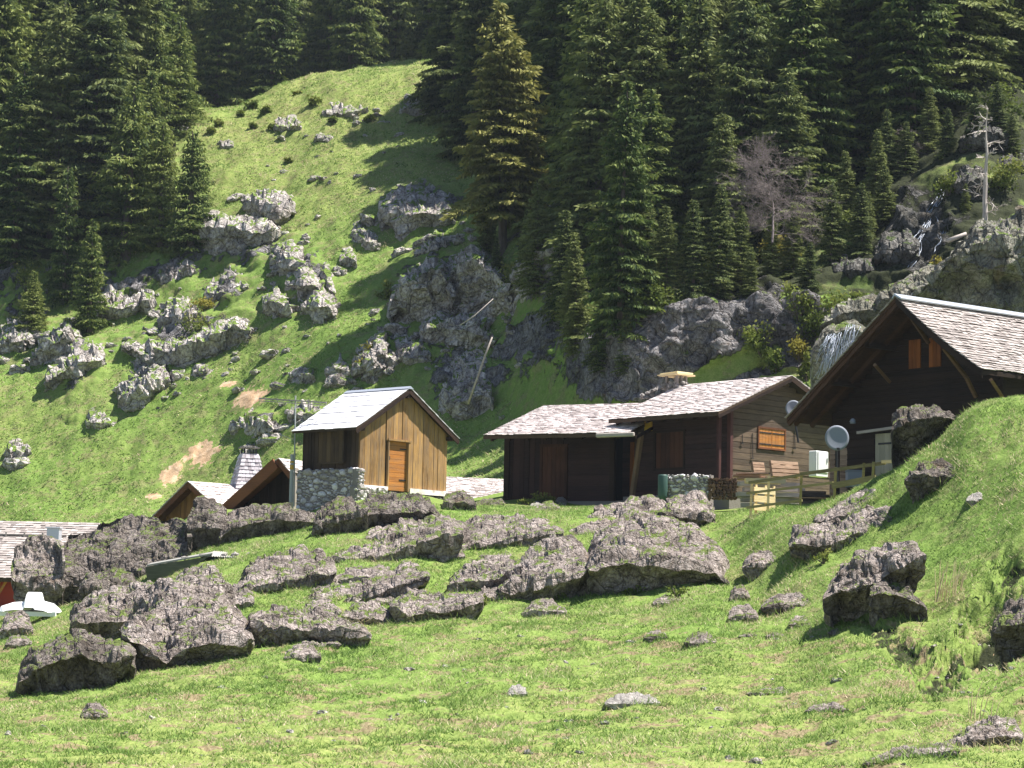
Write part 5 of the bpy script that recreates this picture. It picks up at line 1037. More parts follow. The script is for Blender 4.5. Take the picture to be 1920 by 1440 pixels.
# ------------------------------------------------------------------ water
M['water'] = mat('falling_water', (0.34, 0.38, 0.46), 0.3, None, 0.6)
def stream(name, label_pts, w0, w1, n=60, strands=5, seed=0):
    """thin strands of falling water hugging the rock"""
    rr = random.Random(seed); mb = MB(); pts = np.array(label_pts, float); L_ = np.concatenate([[0], np.cumsum(np.hypot(*np.diff(pts, axis=0).T))]); L_ /= L_[-1]
    for s in range(strands):
        ph, am = rr.uniform(0, 6), rr.uniform(.2, .5); off = rr.uniform(-.5, .5); P3 = []; t0 = rr.uniform(0, .3) if s else 0; t1 = rr.uniform(.7, 1) if s else 1
        for t in np.linspace(t0, t1, n):
            ww = w0 + (w1 - w0) * t; px = np.interp(t, L_, pts[:, 0]) + ww * (off + am * math.sin(ph + t * 9) * .6 + .25 * math.sin(ph * 3 + t * 23)) + rr.uniform(-1.8, 1.8); py = np.interp(t, L_, pts[:, 1])
            d = hit(px, py, 88, 130, .05) - .12; P3.append(P(px, py, min(d, 125)))
        P3 = [np.mean(P3[max(0, i - 1):i + 2], axis=0) for i in range(len(P3))]
        mb.tube([tuple(p) for p in P3], [rr.uniform(.005, .016) * (1 + .5 * math.sin(i)) for i in range(len(P3))], 5)
    o = mb.build(name, M['water'], None, 0, True); tag(o, kind='structure'); return o
stream('waterfall', [(1792,308),(1770,345),(1752,390),(1735,425),(1712,470),(1692,520)], 8, 22, 60, 7, 1)
stream('waterfall', [(1745,395),(1768,420),(1772,450),(1750,475)], 8, 16, 30, 4, 2)
# the lower cascade pours over its own wet rock
rock('wet dark rock behind the lower waterfall', [(1520,640),(1560,606),(1600,600),(1640,620)], [(1522,740),(1580,760),(1640,760)], .8, .5, .88, d=93.5, m='rock_mossy', name='rock_outcrop', cat='rock', amp=.4)
mb = MB(); rr = random.Random(3)
for s in range(70):
    px = rr.choice([rr.gauss(1562, 7), rr.gauss(1563, 9), rr.gauss(1600, 6)]); t0 = rr.random() ** 2 * .8; py0 = (622 if px < 1584 else 606) + abs(px - 1585) * .15 + t0 * 50; x1 = px - rr.uniform(8, 26); y1 = py0 + rr.uniform(15, 90); pts = []
    for k in range(8):
        t = k / 7; pts.append(tuple(P(px + (x1 - px) * t + rr.uniform(-1.5, 1.5), py0 + (y1 - py0) * t, 93.1 - .35 * math.sin(t * 2.2))))
    mb.tube(pts, [rr.uniform(.006, .018) for _ in pts], 4)
o = mb.build('waterfall', M['water'], None, 0, True); tag(o, kind='structure')
# ------------------------------------------------------------------ trees
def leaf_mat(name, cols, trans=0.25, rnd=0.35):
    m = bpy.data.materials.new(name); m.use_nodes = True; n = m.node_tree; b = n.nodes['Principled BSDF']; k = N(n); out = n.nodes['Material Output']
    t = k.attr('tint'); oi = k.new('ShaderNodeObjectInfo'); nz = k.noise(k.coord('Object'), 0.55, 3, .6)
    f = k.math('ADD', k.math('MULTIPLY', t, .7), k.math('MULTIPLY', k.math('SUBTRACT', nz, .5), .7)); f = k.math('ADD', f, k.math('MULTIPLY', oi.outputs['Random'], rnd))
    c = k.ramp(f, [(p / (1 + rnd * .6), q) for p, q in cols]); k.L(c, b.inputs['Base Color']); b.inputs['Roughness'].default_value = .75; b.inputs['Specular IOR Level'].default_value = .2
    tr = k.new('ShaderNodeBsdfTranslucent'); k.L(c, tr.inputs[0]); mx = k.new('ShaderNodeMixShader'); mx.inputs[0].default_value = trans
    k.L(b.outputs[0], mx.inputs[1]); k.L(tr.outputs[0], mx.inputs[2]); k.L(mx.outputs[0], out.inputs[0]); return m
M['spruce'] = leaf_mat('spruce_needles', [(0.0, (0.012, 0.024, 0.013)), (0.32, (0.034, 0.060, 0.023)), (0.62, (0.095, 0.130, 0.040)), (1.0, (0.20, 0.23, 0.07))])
M['spruce_olive'] = leaf_mat('olive_spruce_needles', [(0.0, (0.02, 0.034, 0.013)), (0.3, (0.065, 0.085, 0.026)), (0.65, (0.15, 0.165, 0.045)), (1.0, (0.28, 0.27, 0.075))])
M['spruce_young'] = leaf_mat('young_spruce_needles', [(0.0, (0.02, 0.044, 0.014)), (0.35, (0.050, 0.088, 0.024)), (0.7, (0.11, 0.155, 0.038)), (1.0, (0.22, 0.255, 0.065))])
M['leaf'] = leaf_mat('shrub_leaves', [(0.0, (0.03, 0.05, 0.012)), (0.4, (0.09, 0.13, 0.025)), (0.75, (0.17, 0.21, 0.04)), (1.0, (0.28, 0.29, 0.08))], .35)
M['leaf_yellow'] = leaf_mat('yellowish_shrub_leaves', [(0.0, (0.05, 0.05, 0.012)), (0.4, (0.13, 0.13, 0.022)), (0.75, (0.22, 0.20, 0.03)), (1.0, (0.33, 0.29, 0.06))], .35)
M['bark'] = wood('spruce_bark', (0.16, 0.13, 0.11), (0.05, 0.04, 0.035))
M['dead_wood'] = wood('bleached_dead_wood', (0.62, 0.55, 0.50), (0.26, 0.22, 0.20))
M['grey_twig'] = wood('grey_twigs', (0.30, 0.25, 0.24), (0.13, 0.105, 0.10))

def tube_arrays(p, q, r0, r1, n=5):
    d = q - p; d = d / max(np.linalg.norm(d), 1e-6); a = np.cross(d, [0.3, 0.2, 1] if abs(d[2]) < .9 else [1, 0, 0]); a /= np.linalg.norm(a); b = np.cross(d, a)
    th = np.arange(n) * 2 * math.pi / n; ring = np.cos(th)[:, None] * a + np.sin(th)[:, None] * b
    V = np.vstack([p + ring * r0, q + ring * r1]); Fq = np.array([[i, (i + 1) % n, n + (i + 1) % n, n + i] for i in range(n)]); return V, Fq
def spruce_data(seed, H=16.0, Rm=2.6, bare=0.04, dens=1.0, ragged=0.3, droop=0.5, spray=0.34, whorl=0.34):
    """trunk mesh + needle crown mesh, built from whorls of drooping boughs carrying small hanging sprays"""
    r = np.random.default_rng(seed); VV = []; FF = []; TT = []; nv = 0
    tv = []; tf = []; tn = 0; lean = r.normal(0, .012, 2)
    axis = lambda z: np.array([lean[0] * z + .05 * math.sin(z * .5 + seed), lean[1] * z, z])
    zs_ = np.linspace(-1.2, H * .985, 14)
    for z0, z1 in zip(zs_[:-1], zs_[1:]):
        v, f = tube_arrays(axis(z0), axis(z1), .24 * (1 - max(z0, 0) / H) + .02, .24 * (1 - z1 / H) + .02, 7); tv.append(v); tf.append(f + tn); tn += len(v)
    z = H * bare; cen = []; dirs = []; lens = []; wids = []; tint = []
    side_bias = r.uniform(0, 6.28)
    while z < H * .985:
        rel = z / H; Lb = Rm * (1 - rel) ** .68 * r.uniform(.78, 1.18) * (0.55 + .45 * min(1, rel / .12)); nb = int(r.integers(5, 8)) if rel < .85 else 4
        a0 = r.uniform(0, 6.28)
        for b_ in range(nb):
            az = a0 + b_ * 2 * math.pi / nb + r.uniform(-.35, .35); L_ = Lb * (1 + r.uniform(-ragged, ragged * .8)) * (1 + .14 * math.cos(az - side_bias)) * (1 + .45 * float(perlin(np.array([math.cos(az) * 1.3 + seed, math.sin(az) * 1.3, z * .38]))))
            if r.random() < .14: L_ *= r.uniform(.3, .7)
            zz_ = z + r.uniform(-.32, .32); u = np.array([math.cos(az), math.sin(az), 0]); w_ = np.array([-u[1], u[0], 0])
            dr = droop * (1 - rel) ** .6 * r.uniform(.6, 1.2); up0 = .25 * rel + .1
            base = axis(zz_)
            def pt(s): return base + u * L_ * s + np.array([0, 0, L_ * (up0 * s - dr * s * s + .22 * max(0, s - .7) ** 1.2)])
            if L_ > .5:
                p_ = pt(0.02)
                for s in (.5, 1.0):
                    q_ = pt(s); v, f = tube_arrays(p_, q_, .028 * (1.2 - s), .012, 3); tv.append(v); tf.append(f + tn); tn += len(v); p_ = q_
            ns = max(3, int(L_ / .145 * dens))
            for s in np.linspace(.16, 1.0, ns):
                wl = (.22 + .50 * L_ * .42 * (1 - abs(s - .55) * 1.3)); c = pt(s)
                for sd in (-1, 1):
                    nn = max(1, int(wl / .17 + r.random() * .6))
                    for q in range(nn):
                        off = wl * (q + r.uniform(.2, .9)) / nn; cc = c + w_ * sd * off + u * off * .35 + np.array([0, 0, -off * .28 + r.uniform(-.07, .05)])
                        dd = w_ * sd * r.uniform(.3, 1) + u * r.uniform(.2, 1.0) + np.array([0, 0, r.uniform(-1.3, .15)])
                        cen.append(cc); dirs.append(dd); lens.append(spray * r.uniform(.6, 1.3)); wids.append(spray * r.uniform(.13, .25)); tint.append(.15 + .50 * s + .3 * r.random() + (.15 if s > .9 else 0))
                if r.random() < .55:
                    cen.append(c + np.array([0, 0, -.05])); dirs.append(np.array([r.normal(0, .25), r.normal(0, .25), -1])); lens.append(spray * r.uniform(.8, 1.6)); wids.append(spray * .3); tint.append(.1 + .3 * r.random())
        z += whorl * r.uniform(.55, 1.5) * (1 - .35 * rel)
    cen = np.array(cen); dirs = np.array(dirs); dirs /= np.linalg.norm(dirs, axis=1)[:, None]; lens = np.array(lens)[:, None]; wids = np.array(wids)[:, None]
    rv = r.normal(size=cen.shape); sd = np.cross(dirs, rv); sd /= np.linalg.norm(sd, axis=1)[:, None]; up = np.cross(sd, dirs)
    a = cen - dirs * lens * .3; b = cen + dirs * lens * .25 + sd * wids; c = cen + dirs * lens * .8 - up * lens * .1; d = cen + dirs * lens * .15 - sd * wids
    V = np.stack([a, b, c, d], 1).reshape(-1, 3); Fq = np.arange(len(V)).reshape(-1, 4)
    me = []
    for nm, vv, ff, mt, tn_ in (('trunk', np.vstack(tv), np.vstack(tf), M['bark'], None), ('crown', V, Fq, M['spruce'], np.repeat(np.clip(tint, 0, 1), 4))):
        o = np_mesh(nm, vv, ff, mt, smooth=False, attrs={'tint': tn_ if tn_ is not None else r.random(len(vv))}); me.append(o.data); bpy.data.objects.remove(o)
    return me
SP = {'full': [spruce_data(s, 16, R_, .05, 1.0, .35, dr) for s, R_, dr in ((1, 2.5, .45), (2, 2.9, .55), (3, 2.2, .5), (4, 2.7, .62), (5, 2.4, .4))],
      'olive': [spruce_data(21, 16, 2.9, .17, 1.15, .42, .65, .36, .30)],
      'young': [spruce_data(s, 8, R_, .0, 1.2, .22, .30, .24, .24) for s, R_ in ((31, 1.75), (32, 1.5), (33, 1.9))],
      'dark': [spruce_data(41, 16, 3.4, .02, 1.2, .35, .5, .38, .34)]}
def recolor(pair, m):
    c = pair[1].copy(); c.materials.clear(); c.materials.append(m); return [pair[0], c]
SP['olive'] = [recolor(p, M['spruce_olive']) for p in SP['olive']]; SP['young'] = [recolor(p, M['spruce_young']) for p in SP['young']]
SP['green'] = [recolor(p, M['spruce_young']) for p in SP['full'][:3]]
def spruce(px, d, h, kind, label, group=None, wide=1.0, k=None, sink=.3):
    x = (px - 960) / F * d; z = ground(x, d) - sink; data = SP[kind][(k if k is not None else random.randrange(99)) % len(SP[kind])]; H0 = 8.0 if kind == 'young' else 16.0
    root = empty('spruce_tree', (x, d, z), label, 'tree', group); s = h / H0; root.scale = (s * wide, s * wide, s); root.rotation_euler = (R(random.uniform(-1.5, 1.5)), R(random.uniform(-1.5, 1.5)), random.uniform(0, 6.3))
    for nm, me in zip(('trunk', 'crown'), data):
        o = bpy.data.objects.new(nm, me); C.objects.link(o); o.parent = root
    return root
def spruce_px(px, base, topy, kind, label, group=None, wide=1.0, k=None, d=None):
    d = d or hit(px, base); x = (px - 960) / F * d; h = P(px, topy, d)[2] - ground(x, d); return spruce(px, d, max(h, 1.5), kind, label, group, wide, k)
# single spruces
spruce_px(938, 480, -12, 'olive', 'tall olive brown spruce standing alone at the cliff edge, with bare lower trunk', wide=1.15)
spruce_px(1160, 640, 130, 'green', 'tall spruce rooted in the cliff above the dark chalet, hanging foliage', wide=.95, k=0)
spruce_px(1105, 470, 60, 'full', 'spruce with visible trunk just right of the olive brown spruce', wide=.8, k=2)
spruce_px(838, 222, -120, 'dark', 'dark spruce at the right end of the grassy crest, boughs sweeping low', wide=1.1)
spruce_px(880, 300, -70, 'dark', 'dark spruce close behind the left side of the olive brown spruce', wide=1.0)
spruce_px(345, 478, 232, 'young', 'bright young spruce, rightmost of the trees on the left', wide=1.05, k=0)
spruce_px(287, 470, 222, 'young', 'young spruce just left of the rightmost bright one', wide=1.0, k=1)
spruce_px(222, 480, 150, 'young', 'bushy yellow green spruce in the left grove', wide=1.1, k=2)
spruce_px(160, 600, 405, 'young', 'lone young spruce in front of the shaded crag on the left', wide=.9, k=1, d=139)
spruce_px(112, 555, 300, 'young', 'slim spruce behind the lone young spruce on the left', wide=.8, k=0, d=143)
spruce_px(150, 560, -60, 'full', 'tall brownish spruce towering over the left grove', wide=1.15, k=1, d=148)
spruce_px(60, 560, -10, 'full', 'tall spruce at the far left beside the towering brownish one', wide=1.0, k=3, d=150)
spruce_px(52, 545, 500, 'young', 'tiny young spruce on the rocks near the left edge', wide=1.2, k=2, d=141)
for px, b, t, w_ in ((1005, 560, 330, 1.2), (1055, 600, 380, 1.2), (1085, 660, 420, 1.1), (1210, 560, 330, 1.1), (1250, 570, 370, 1.2), (1300, 560, 360, 1.2), (1390, 540, 370, 1.2), (1345, 555, 330, 1.1), (905, 515, 340, 1.1), (930, 560, 430, 1.0), (985, 530, 380, 1.0), (1130, 690, 520, 1.2), (1175, 700, 560, 1.0), (1450, 530, 390, 1.1), (1490, 520, 370, 1.1), (1560, 500, 330, 1.1), (1620, 480, 330, 1.1), (1590, 440, 270, 1.2), (1640, 400, 230, 1.2), (1520, 545, 440, 1.3), (1410, 555, 450, 1.3), (1665, 350, 190, 1.1)):
    spruce_px(px, b, t, 'full', 'low shaded spruce at the foot of the wood, rooted on the cliff edge', 'low spruces along the cliff edge', w_)
for px, b, t in ((1700, 330, 215), (1660, 410, 290), (1625, 450, 345), (1775, 300, 190), (1830, 275, 150), (1880, 265, 140), (1905, 300, 200), (1815, 400, 330), (1690, 260, 120), (1742, 285, 150)):
    spruce_px(px, b, t, 'full', 'stunted spruce on the rocky slope around the upper waterfall', 'stunted spruces around the waterfall', 1.25)
rt = random.Random(12)
G1 = 'spruces of the grove at the left edge'
for px, d, h in ((-40,150,20),(0,154,21),(35,160,20),(95,158,21),(120,165,20),(185,158,20),(200,168,19),(245,170,18),(20,172,20),(150,175,20),(70,180,20),(-30,168,21),(230,160,13),(265,158,10),(310,160,8),(-60,182,20),(110,190,19),(200,186,18),(80,148,16),(10,146,14),(185,148,11),(255,150,9)):
    spruce(px, d, h, rt.choice(['full', 'green']) if h > 12 else 'young', 'dark spruce in the dense grove filling the left edge', G1, rt.uniform(.9, 1.15), rt.randrange(9))
G2 = 'spruces of the wood behind the grassy crest'
for row, (dmin, dmax, n) in enumerate(((192, 205, 20), (210, 228, 22), (232, 260, 24), (265, 310, 24))):
    for i in range(n):
        px = -80 + (980) * (i + rt.uniform(.1, .9)) / n; d = rt.uniform(dmin, dmax)
        if px < 300 and row == 0: continue
        spruce(px, d, rt.uniform(17, 25), rt.choice(['full', 'green', 'green']), 'spruce in the dark wood rising behind the grassy crest', G2, rt.uniform(.8, 1.05), rt.randrange(9))
G3 = 'spruces of the steep wood above the chalets'
for row, (d0, n, hm) in enumerate(((107, 10, 9), (112, 15, 13), (118, 17, 15.5), (124, 18, 16), (131, 18, 16), (139, 17, 17), (148, 16, 18), (158, 15, 18), (172, 14, 19))):
    for i in range(n):
        px = 985 + 1010 * (i + rt.uniform(.05, .95)) / n; d = d0 + rt.uniform(-2.5, 2.5)
        if row == 0 and (px > 1560 or px < 1180): continue
        if 990 < px < 1090 and d < 128: continue
        if abs(px - 1745) < 75 and d < 110: continue
        if px > 1800 and d < 112: continue
        spruce(px, d, hm * rt.uniform(.82, 1.18), rt.choice(['full', 'full', 'full', 'full', 'green']) if d < 130 else 'full', 'spruce in the dense steep wood above the chalets', G3, rt.uniform(1.0, 1.35), rt.randrange(9))

# dead and bare trees
def branchy(name, base, top, r0, nb, blen, mt, label, cat='tree', seed=1, depth=2, drop=-.1, start=.25, twig='branch', curve=.0):
    rr = np.random.default_rng(seed); base = np.array(base, float); top = np.array(top, float); root = empty(name, tuple(base), label, cat)
    tv = []; tf = []; tn = 0; pts = [base * 0 + (top - base) * t + np.array([curve * math.sin(t * 3), 0, 0]) + rr.normal(0, .02, 3) * (t > 0) for t in np.linspace(0, 1, 9)]
    for i in range(8):
        v, f = tube_arrays(pts[i], pts[i + 1], r0 * (1 - i / 9), r0 * (1 - (i + 1) / 9), 8); tv.append(v); tf.append(f + tn); tn += len(v)
    o = np_mesh('trunk', np.vstack(tv), np.vstack(tf), mt, root, attrs={'tint': rr.random(tn)})
    bv = []; bf = []; bn = 0
    def grow(p, dr, L_, r_, lv):
        nonlocal bn
        n = 4; q = p
        for k in range(n):
            dr = dr + rr.normal(0, .22, 3) + np.array([0, 0, drop * .4]); dr = dr / np.linalg.norm(dr); q2 = q + dr * L_ / n
            v, f = tube_arrays(q, q2, r_ * (1 - k / n * .6), r_ * (1 - (k + 1) / n * .6), 4); bv.append(v); bf.append(f + bn); bn += len(v); q = q2
            if lv > 0:
                for _ in range(2): grow(q, dr + rr.normal(0, .6, 3), L_ * rr.uniform(.3, .6), r_ * .55, lv - 1)
    for i in range(nb):
        t = start + (1 - start) * (i + rr.random()) / nb; p = np.array([np.interp(t, np.linspace(0, 1, 9), np.array(pts)[:, j]) for j in range(3)]); az = rr.uniform(0, 6.28)
        grow(p, np.array([math.cos(az), math.sin(az), rr.uniform(-.1, .5)]), blen * rr.uniform(.5, 1.1) * (1.1 - .5 * t), r0 * .28, depth)
    if bv: np_mesh(twig, np.vstack(bv), np.vstack(bf), mt, root, attrs={'tint': rr.random(bn)})
    return root
branchy('dead_tree', P(1846, 428, 97), P(1850, 205, 97), .13, 15, 1.0, M['dead_wood'], 'bleached dead tree trunk with bare branches at the right edge of the wood', seed=4, depth=1, drop=-.05, start=.12)
branchy('bare_tree', P(1448, 455, 101), P(1418, 290, 103), .055, 34, 1.9, M['grey_twig'], 'grey leafless bushy tree in front of the steep wood', seed=8, depth=3, drop=.05, start=.08, curve=.35)
branchy('bare_shrub', P(1715, 330, 109), P(1700, 250, 109), .05, 18, 1.0, M['grey_twig'], 'small leafless shrub left of the upper waterfall', seed=9, depth=2, drop=-.1)
mb = MB(); a = P(878, 757, 102.6); mb.tube([(0, 0, 0), tuple(P(896, 705, 102.2) - a), tuple(P(911, 662, 102.0) - a), tuple(P(923, 632, 102.0) - a)], [.05, .05, .045, .03], 7); o = mb.build('dead_pole', M['dead_wood'], None, 0, True, tuple(a)); tag(o, 'thin bleached dead trunk leaning on the grey crag', 'dead trunk')
mb = MB(); a = P(862, 610, 106); mb.tube([(0, 0, 0), tuple(P(890, 592, 106) - a), tuple(P(925, 560, 106) - a)], [.02, .028, .015], 6); o = mb.build('fallen_branch', M['dead_wood'], None, 0, True, tuple(a)); tag(o, 'fallen pale branch below the olive brown spruce', 'branch')
mb = MB(); a = P(1776, 452, 95); mb.tube([(0, 0, 0), tuple(P(1792, 446, 95) - a), tuple(P(1812, 438, 95) - a)], [.09, .10, .08], 8); o = mb.build('fallen_log', M['dead_wood'], None, 0, True, tuple(a)); tag(o, 'short broken log lying below the bleached dead tree', 'log')

def shrub(px, py, wpx, hpx, m, label, n=900, group=None, d=None, size=.13, name='shrub'):
    d = d or hit(px, py + hpx * .45) - .3; c = P(px, py, d); rx, rz = wpx / 2 / F * d, hpx / 2 / F * d; r = np.random.default_rng(int(px * 7 + py)); base = np.array([c[0], c[1] + .1, c[2] - rz])
    root = empty(name, tuple(base), label, 'shrub', group); nb = 9; cs = r.normal(0, .42, (nb, 3)) * [rx, rx * .8, rz] + [0, 0, rz]
    pk = r.integers(0, nb, n); pos_ = cs[pk] + r.normal(0, .26, (n, 3)) * [rx, rx * .8, rz]; dirs = r.normal(0, 1, (n, 3)) + [0, 0, .4]; dirs /= np.linalg.norm(dirs, axis=1)[:, None]
    sd = np.cross(dirs, r.normal(size=(n, 3))); sd /= np.linalg.norm(sd, axis=1)[:, None]; l = size * r.uniform(.6, 1.4, (n, 1))
    V = np.stack([pos_ - dirs * l * .4, pos_ + sd * l * .35, pos_ + dirs * l * .8, pos_ - sd * l * .35], 1).reshape(-1, 3)
    np_mesh('foliage', V, np.arange(len(V)).reshape(-1, 4), M[m], root, attrs={'tint': np.repeat(np.clip(.3 + .5 * pos_[:, 2] / (2 * rz) + r.normal(0, .15, n), 0, 1), 4)})
    sv = []; sf = []; sn = 0
    for k_ in range(nb):
        v, f = tube_arrays(np.zeros(3), cs[k_], .025, .01, 4); sv.append(v); sf.append(f + sn); sn += len(v)
    np_mesh('stem', np.vstack(sv), np.vstack(sf), M['bark'], root, attrs={'tint': np.full(sn, .5)})
for q in ((1545,600,120,90,'leaf','light green shrub above the lower waterfall, left side',2200),(1500,570,60,60,'leaf','pale leafy shrub on the cliff left of the big light green shrub',900),(1428,640,60,60,'leaf','rounded grey green shrub hanging on the cliff right of the chimney',1000),
          (1455,678,40,40,'leaf','small shrub below the rounded grey green one',500),(1600,560,60,26,'leaf','grassy green bush on the brow above the lower waterfall',700),(1500,655,40,50,'leaf_yellow','yellowish shrub between cliff and the left eave',500),(1512,690,26,50,'leaf','bright fern like shrub beside the lower waterfall',400),
          (962,530,70,70,'leaf','yellow green shrub on the cliff edge below the olive spruce',1000),(1010,480,50,30,'leaf','low bush on the grassy ledge right of the olive spruce',500),(700,655,46,40,'leaf_yellow','olive yellow shrub right above the golden hut roof',700),(683,690,30,30,'leaf_yellow','small olive shrub left below the other one above the roof',400),
          (50,520,44,60,'leaf','small leafy bush on the rocks at the left edge',500),(232,450,60,60,'leaf','pale bush between the young spruces and the crag',700),(365,610,60,40,'leaf','low bush on top of the long overhanging rock step',600),(392,570,40,30,'leaf_yellow','yellowish bush above the right end of the rock step',400),
          (1885,330,90,60,'leaf','green bush right of the bleached dead tree',1200),(1870,190,100,60,'leaf','sunlit green bush high at the right edge',1200),(1640,300,60,40,'leaf_yellow','sunlit bush left of the top of the waterfall',600),(1760,500,40,30,'leaf_yellow','small yellow bush on the mossy rock lip',400),(1340,525,60,50,'leaf','dark green bush at the foot of the wood, above the chimney',700),
          (724,545,34,34,'leaf','little bush at the left end of the shaded rock face',400),(1240,560,70,50,'leaf','bush hanging at the foot of the wood left of the chimney',700),(1460,480,70,60,'leaf_yellow','yellow green bush under the leafless bushy tree',700),(1610,420,60,50,'leaf','green bush in the shade left of the waterfall',600),(1780,345,50,60,'leaf','bush between the waterfall and the dead tree',600)):
    shrub(q[0], q[1], q[2], q[3], q[4], q[5], q[6])
for i, (px, py, w_, h_) in enumerate(((470,195,26,16),(500,205,24,14),(590,190,26,16),(555,175,16,10),(410,230,16,10),(395,245,14,10),(690,222,24,12),(625,225,16,12),(512,238,20,12),(540,300,12,8),(450,212,14,10),(475,235,14,10))):
    shrub(px, py, w_, h_, 'leaf', 'low dark juniper clump on the top of the grassy dome', 220, 'juniper clumps on the dome', size=.2, name='juniper')
for px, py, h_, lab in ((1775, 1128, 1.0, 'clump of tall dry straw stalks beside the hollow boulder'), (1838, 1355, .7, 'few dry stalks rising before the lower right rock ledge'), (1880, 745, .6, 'dry reddish stalks on the crest of the right mound')):
    d_ = hit(px, py); c_ = P(px, py, d_); q_ = random.Random(px); mb = MB()
    for _ in range(26 if h_ > .9 else 9):
        a_ = q_.uniform(-.4, .4); hh_ = h_ * q_.uniform(.45, 1); x_ = q_.uniform(-.25, .25) * h_; dx_ = (.25 + q_.uniform(-.3, .3)) * hh_
        mb.tube([(x_, a_, -.05), (x_ + dx_ * .4, a_, hh_ * .6), (x_ + dx_, a_ + .05, hh_)], [.009, .007, .004], 4)
    o = mb.build('dry_stalks', wood('dry_straw', (0.72, 0.58, 0.36), (0.40, 0.29, 0.17)), None, 0, False, (c_[0], c_[1], ground(c_[0], c_[1]))); tag(o, lab, 'dry grass')
spl = random.Random(3)
for px, py in ((1010,938),(1030,936),(985,940),(905,1125),(880,1130),(1270,1110),(1050,1112),(1185,1108),(1640,1040),(1545,1045),(740,1110),(640,1170)):
    shrub(px, py, spl.uniform(20, 40), spl.uniform(14, 26), 'leaf', 'knee high tuft of broad leaved weeds among the near boulders', 160, 'weeds among the boulders', size=.07, name='weed')

# ------------------------------------------------------------------ grass
def grass_blades(name, n, dr, pxr, hgt, wid, mats, probs, lean=.45, keep=None, seed=3, label=None, edge=False):
    r = np.random.default_rng(seed); d = np.sqrt(r.uniform(dr[0] ** 2, dr[1] ** 2, n)); px = r.uniform(*pxr, n)
    if keep is not None: k_ = keep(px, d, r); px, d = px[k_], d[k_]
    a = (px - 960) / F; i = np.clip(np.searchsorted(ucol, px) - 1, 0, len(ucol) - 2); t = (px - ucol[i]) / (ucol[i + 1] - ucol[i]); z = np.zeros_like(d)
    order = np.argsort(i); iu, st = np.unique(i[order], return_index=True); st = np.append(st, len(order))
    for c_, s0, s1 in zip(iu, st[:-1], st[1:]):
        o_ = order[s0:s1]; z[o_] = (1 - t[o_]) * np.interp(d[o_], Dg[c_], Zg[c_]) + t[o_] * np.interp(d[o_], Dg[c_ + 1], Zg[c_ + 1])
    p = np.stack([a * d, d, z - .01], 1); n = len(p); boost = np.ones(n)
    if edge:
        q = []
        for bs in BASES:
            L_ = np.hypot(*(bs[-1] - bs[0])); m_ = int(L_ * 90); s = r.random(m_) * (len(bs) - 1); b0 = bs[s.astype(int)]; b1 = bs[np.minimum(s.astype(int) + 1, len(bs) - 1)]; f_ = (s % 1)[:, None]
            pp = b0 * (1 - f_) + b1 * f_; pp[:, 1] -= np.abs(r.normal(0, .16, m_)) - .12; pp[:, 0] += r.normal(0, .05, m_); q.append(pp)
        q = np.vstack(q); zq = np.array([ground(x_, y_) for x_, y_ in q]); p = np.vstack([p, np.column_stack([q, zq - .01])]); boost = np.concatenate([boost, np.full(len(q), 2.1)]); n = len(p)
    patch = fbm(p * np.array([.5, .5, 0]), 3); hh = r.uniform(*hgt, n) * np.clip(1 + .7 * patch, .35, 1.9) * boost
    ang = r.uniform(0, 6.28, n); side = np.stack([np.cos(ang), np.sin(ang), np.zeros(n)], 1) * (r.uniform(.6, 1.3, n) * wid)[:, None]
    tip = p + np.stack([r.normal(0, lean, n) * hh, r.normal(0, lean, n) * hh, hh], 1)
    V = np.stack([p - side, p + side, tip], 1).reshape(-1, 3); Fc = np.arange(len(V)).reshape(-1, 3)
    tone = fbm(p * np.array([.35, .35, 0]) + 40, 3) * .5 + r.uniform(0, 1, n); q = np.quantile(tone, np.cumsum(probs)[:-1]); mi = np.searchsorted(q, tone)
    o = np_mesh(name, V, Fc, mats, smooth=False, mi=mi); tag(o, label, kind='stuff'); return o
def gm(name, col, tr=.3):
    m = bpy.data.materials.new(name); m.use_nodes = True; n = m.node_tree; b = n.nodes['Principled BSDF']; k = N(n); b.inputs['Base Color'].default_value = (*col, 1); b.inputs['Roughness'].default_value = .7; b.inputs['Specular IOR Level'].default_value = .2
    t_ = k.new('ShaderNodeBsdfTranslucent'); t_.inputs[0].default_value = (*col, 1); mx = k.new('ShaderNodeMixShader'); mx.inputs[0].default_value = tr; k.L(b.outputs[0], mx.inputs[1]); k.L(t_.outputs[0], mx.inputs[2]); k.L(mx.outputs[0], n.nodes['Material Output'].inputs[0]); return m
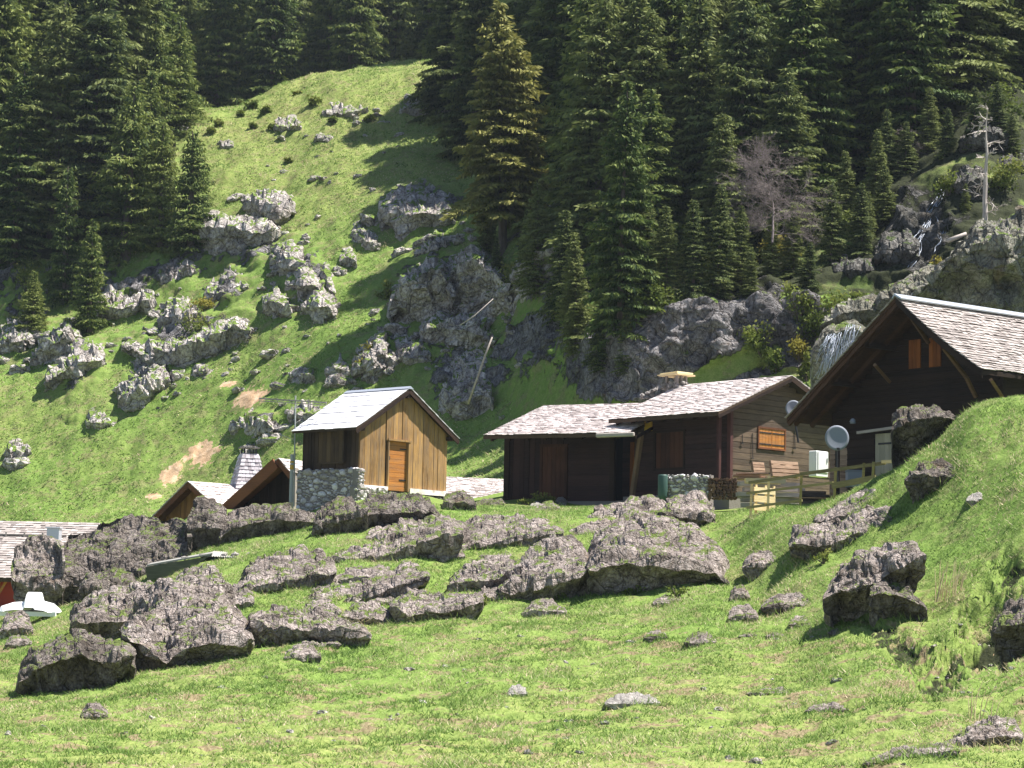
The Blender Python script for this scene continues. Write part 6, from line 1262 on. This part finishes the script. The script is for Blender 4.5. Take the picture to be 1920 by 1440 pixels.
GM = [gm('grass_dark', (0.09, 0.16, 0.035)), gm('grass_green', (0.17, 0.275, 0.06)), gm('grass_light', (0.26, 0.37, 0.10)), gm('grass_yellow', (0.38, 0.42, 0.18)), gm('grass_straw', (0.60, 0.50, 0.34))]
def keep_near(px, d, r):
    q = fbm(np.stack([(px - 960) / F * d * .9, d * .55, d * 0], 1) + 77, 4); hol = (np.abs(px - 1752) < 34) & (np.abs(d - 47.5) < .8) | (np.abs(px - 1868) < 45) & (np.abs(d - 48.6) < 1.0); bald = hol | (q > np.interp(d, [33, 50, 62], [.10, .24, .55])) & (r.random(len(px)) < .85)
    return ~bald & ~((px > 545) & (px < 850) & (d > 78.6)) & ~((px > 930) & (px < 1180) & (d > 82.5 - (px - 930) * .004)) & ~((px > 1180) & (d > 80.0)) & ~((px > 1180) & (px < 1640) & (d > 76)) & ~((px > 1560) & (d > 70.5))
def keep_far(px, d, r):
    i = np.clip(np.searchsorted(ucol, px), 0, len(ucol) - 1); j = np.array([np.searchsorted(Dg[a], b) for a, b in zip(i, d)]); j = np.clip(j, 0, Dg.shape[1] - 1)
    return ~((px < 330) & (d > 147)) & (dirt[i, j] < .25) & (rocky[i, j] < .45)
grass_blades('meadow_grass', 520000, (33, 84), (-60, 1990), (.035, .10), .013, GM, [.14, .32, .28, .14, .12], .9, keep_near, 3, 'near meadow grass, bright green with straw tones', True)
grass_blades('pasture_grass', 190000, (97, 172), (-60, 960), (.05, .13), .035, GM, [.05, .28, .36, .23, .08], 1.1, keep_far, 5, 'short grass of the sunny pasture behind the huts')

# ------------------------------------------------------------------ mountain air
hz = bpy.data.materials.new('haze'); hz.use_nodes = True; n = hz.node_tree; n.nodes.clear(); out = n.nodes.new('ShaderNodeOutputMaterial'); vol = n.nodes.new('ShaderNodeVolumePrincipled')
vol.inputs['Color'].default_value = (0.75, 0.86, 1.0, 1); vol.inputs['Density'].default_value = 0.00014; vol.inputs['Anisotropy'].default_value = 0.2; n.links.new(vol.outputs[0], out.inputs['Volume'])
mb = MB(); zt = float(Zg.max()) + 30; mb.box((-420, -12, float(Zg.min()) - 2), (420, 480, zt)); o = mb.build('haze', hz); tag(o, 'thin blue mountain air', kind='stuff')
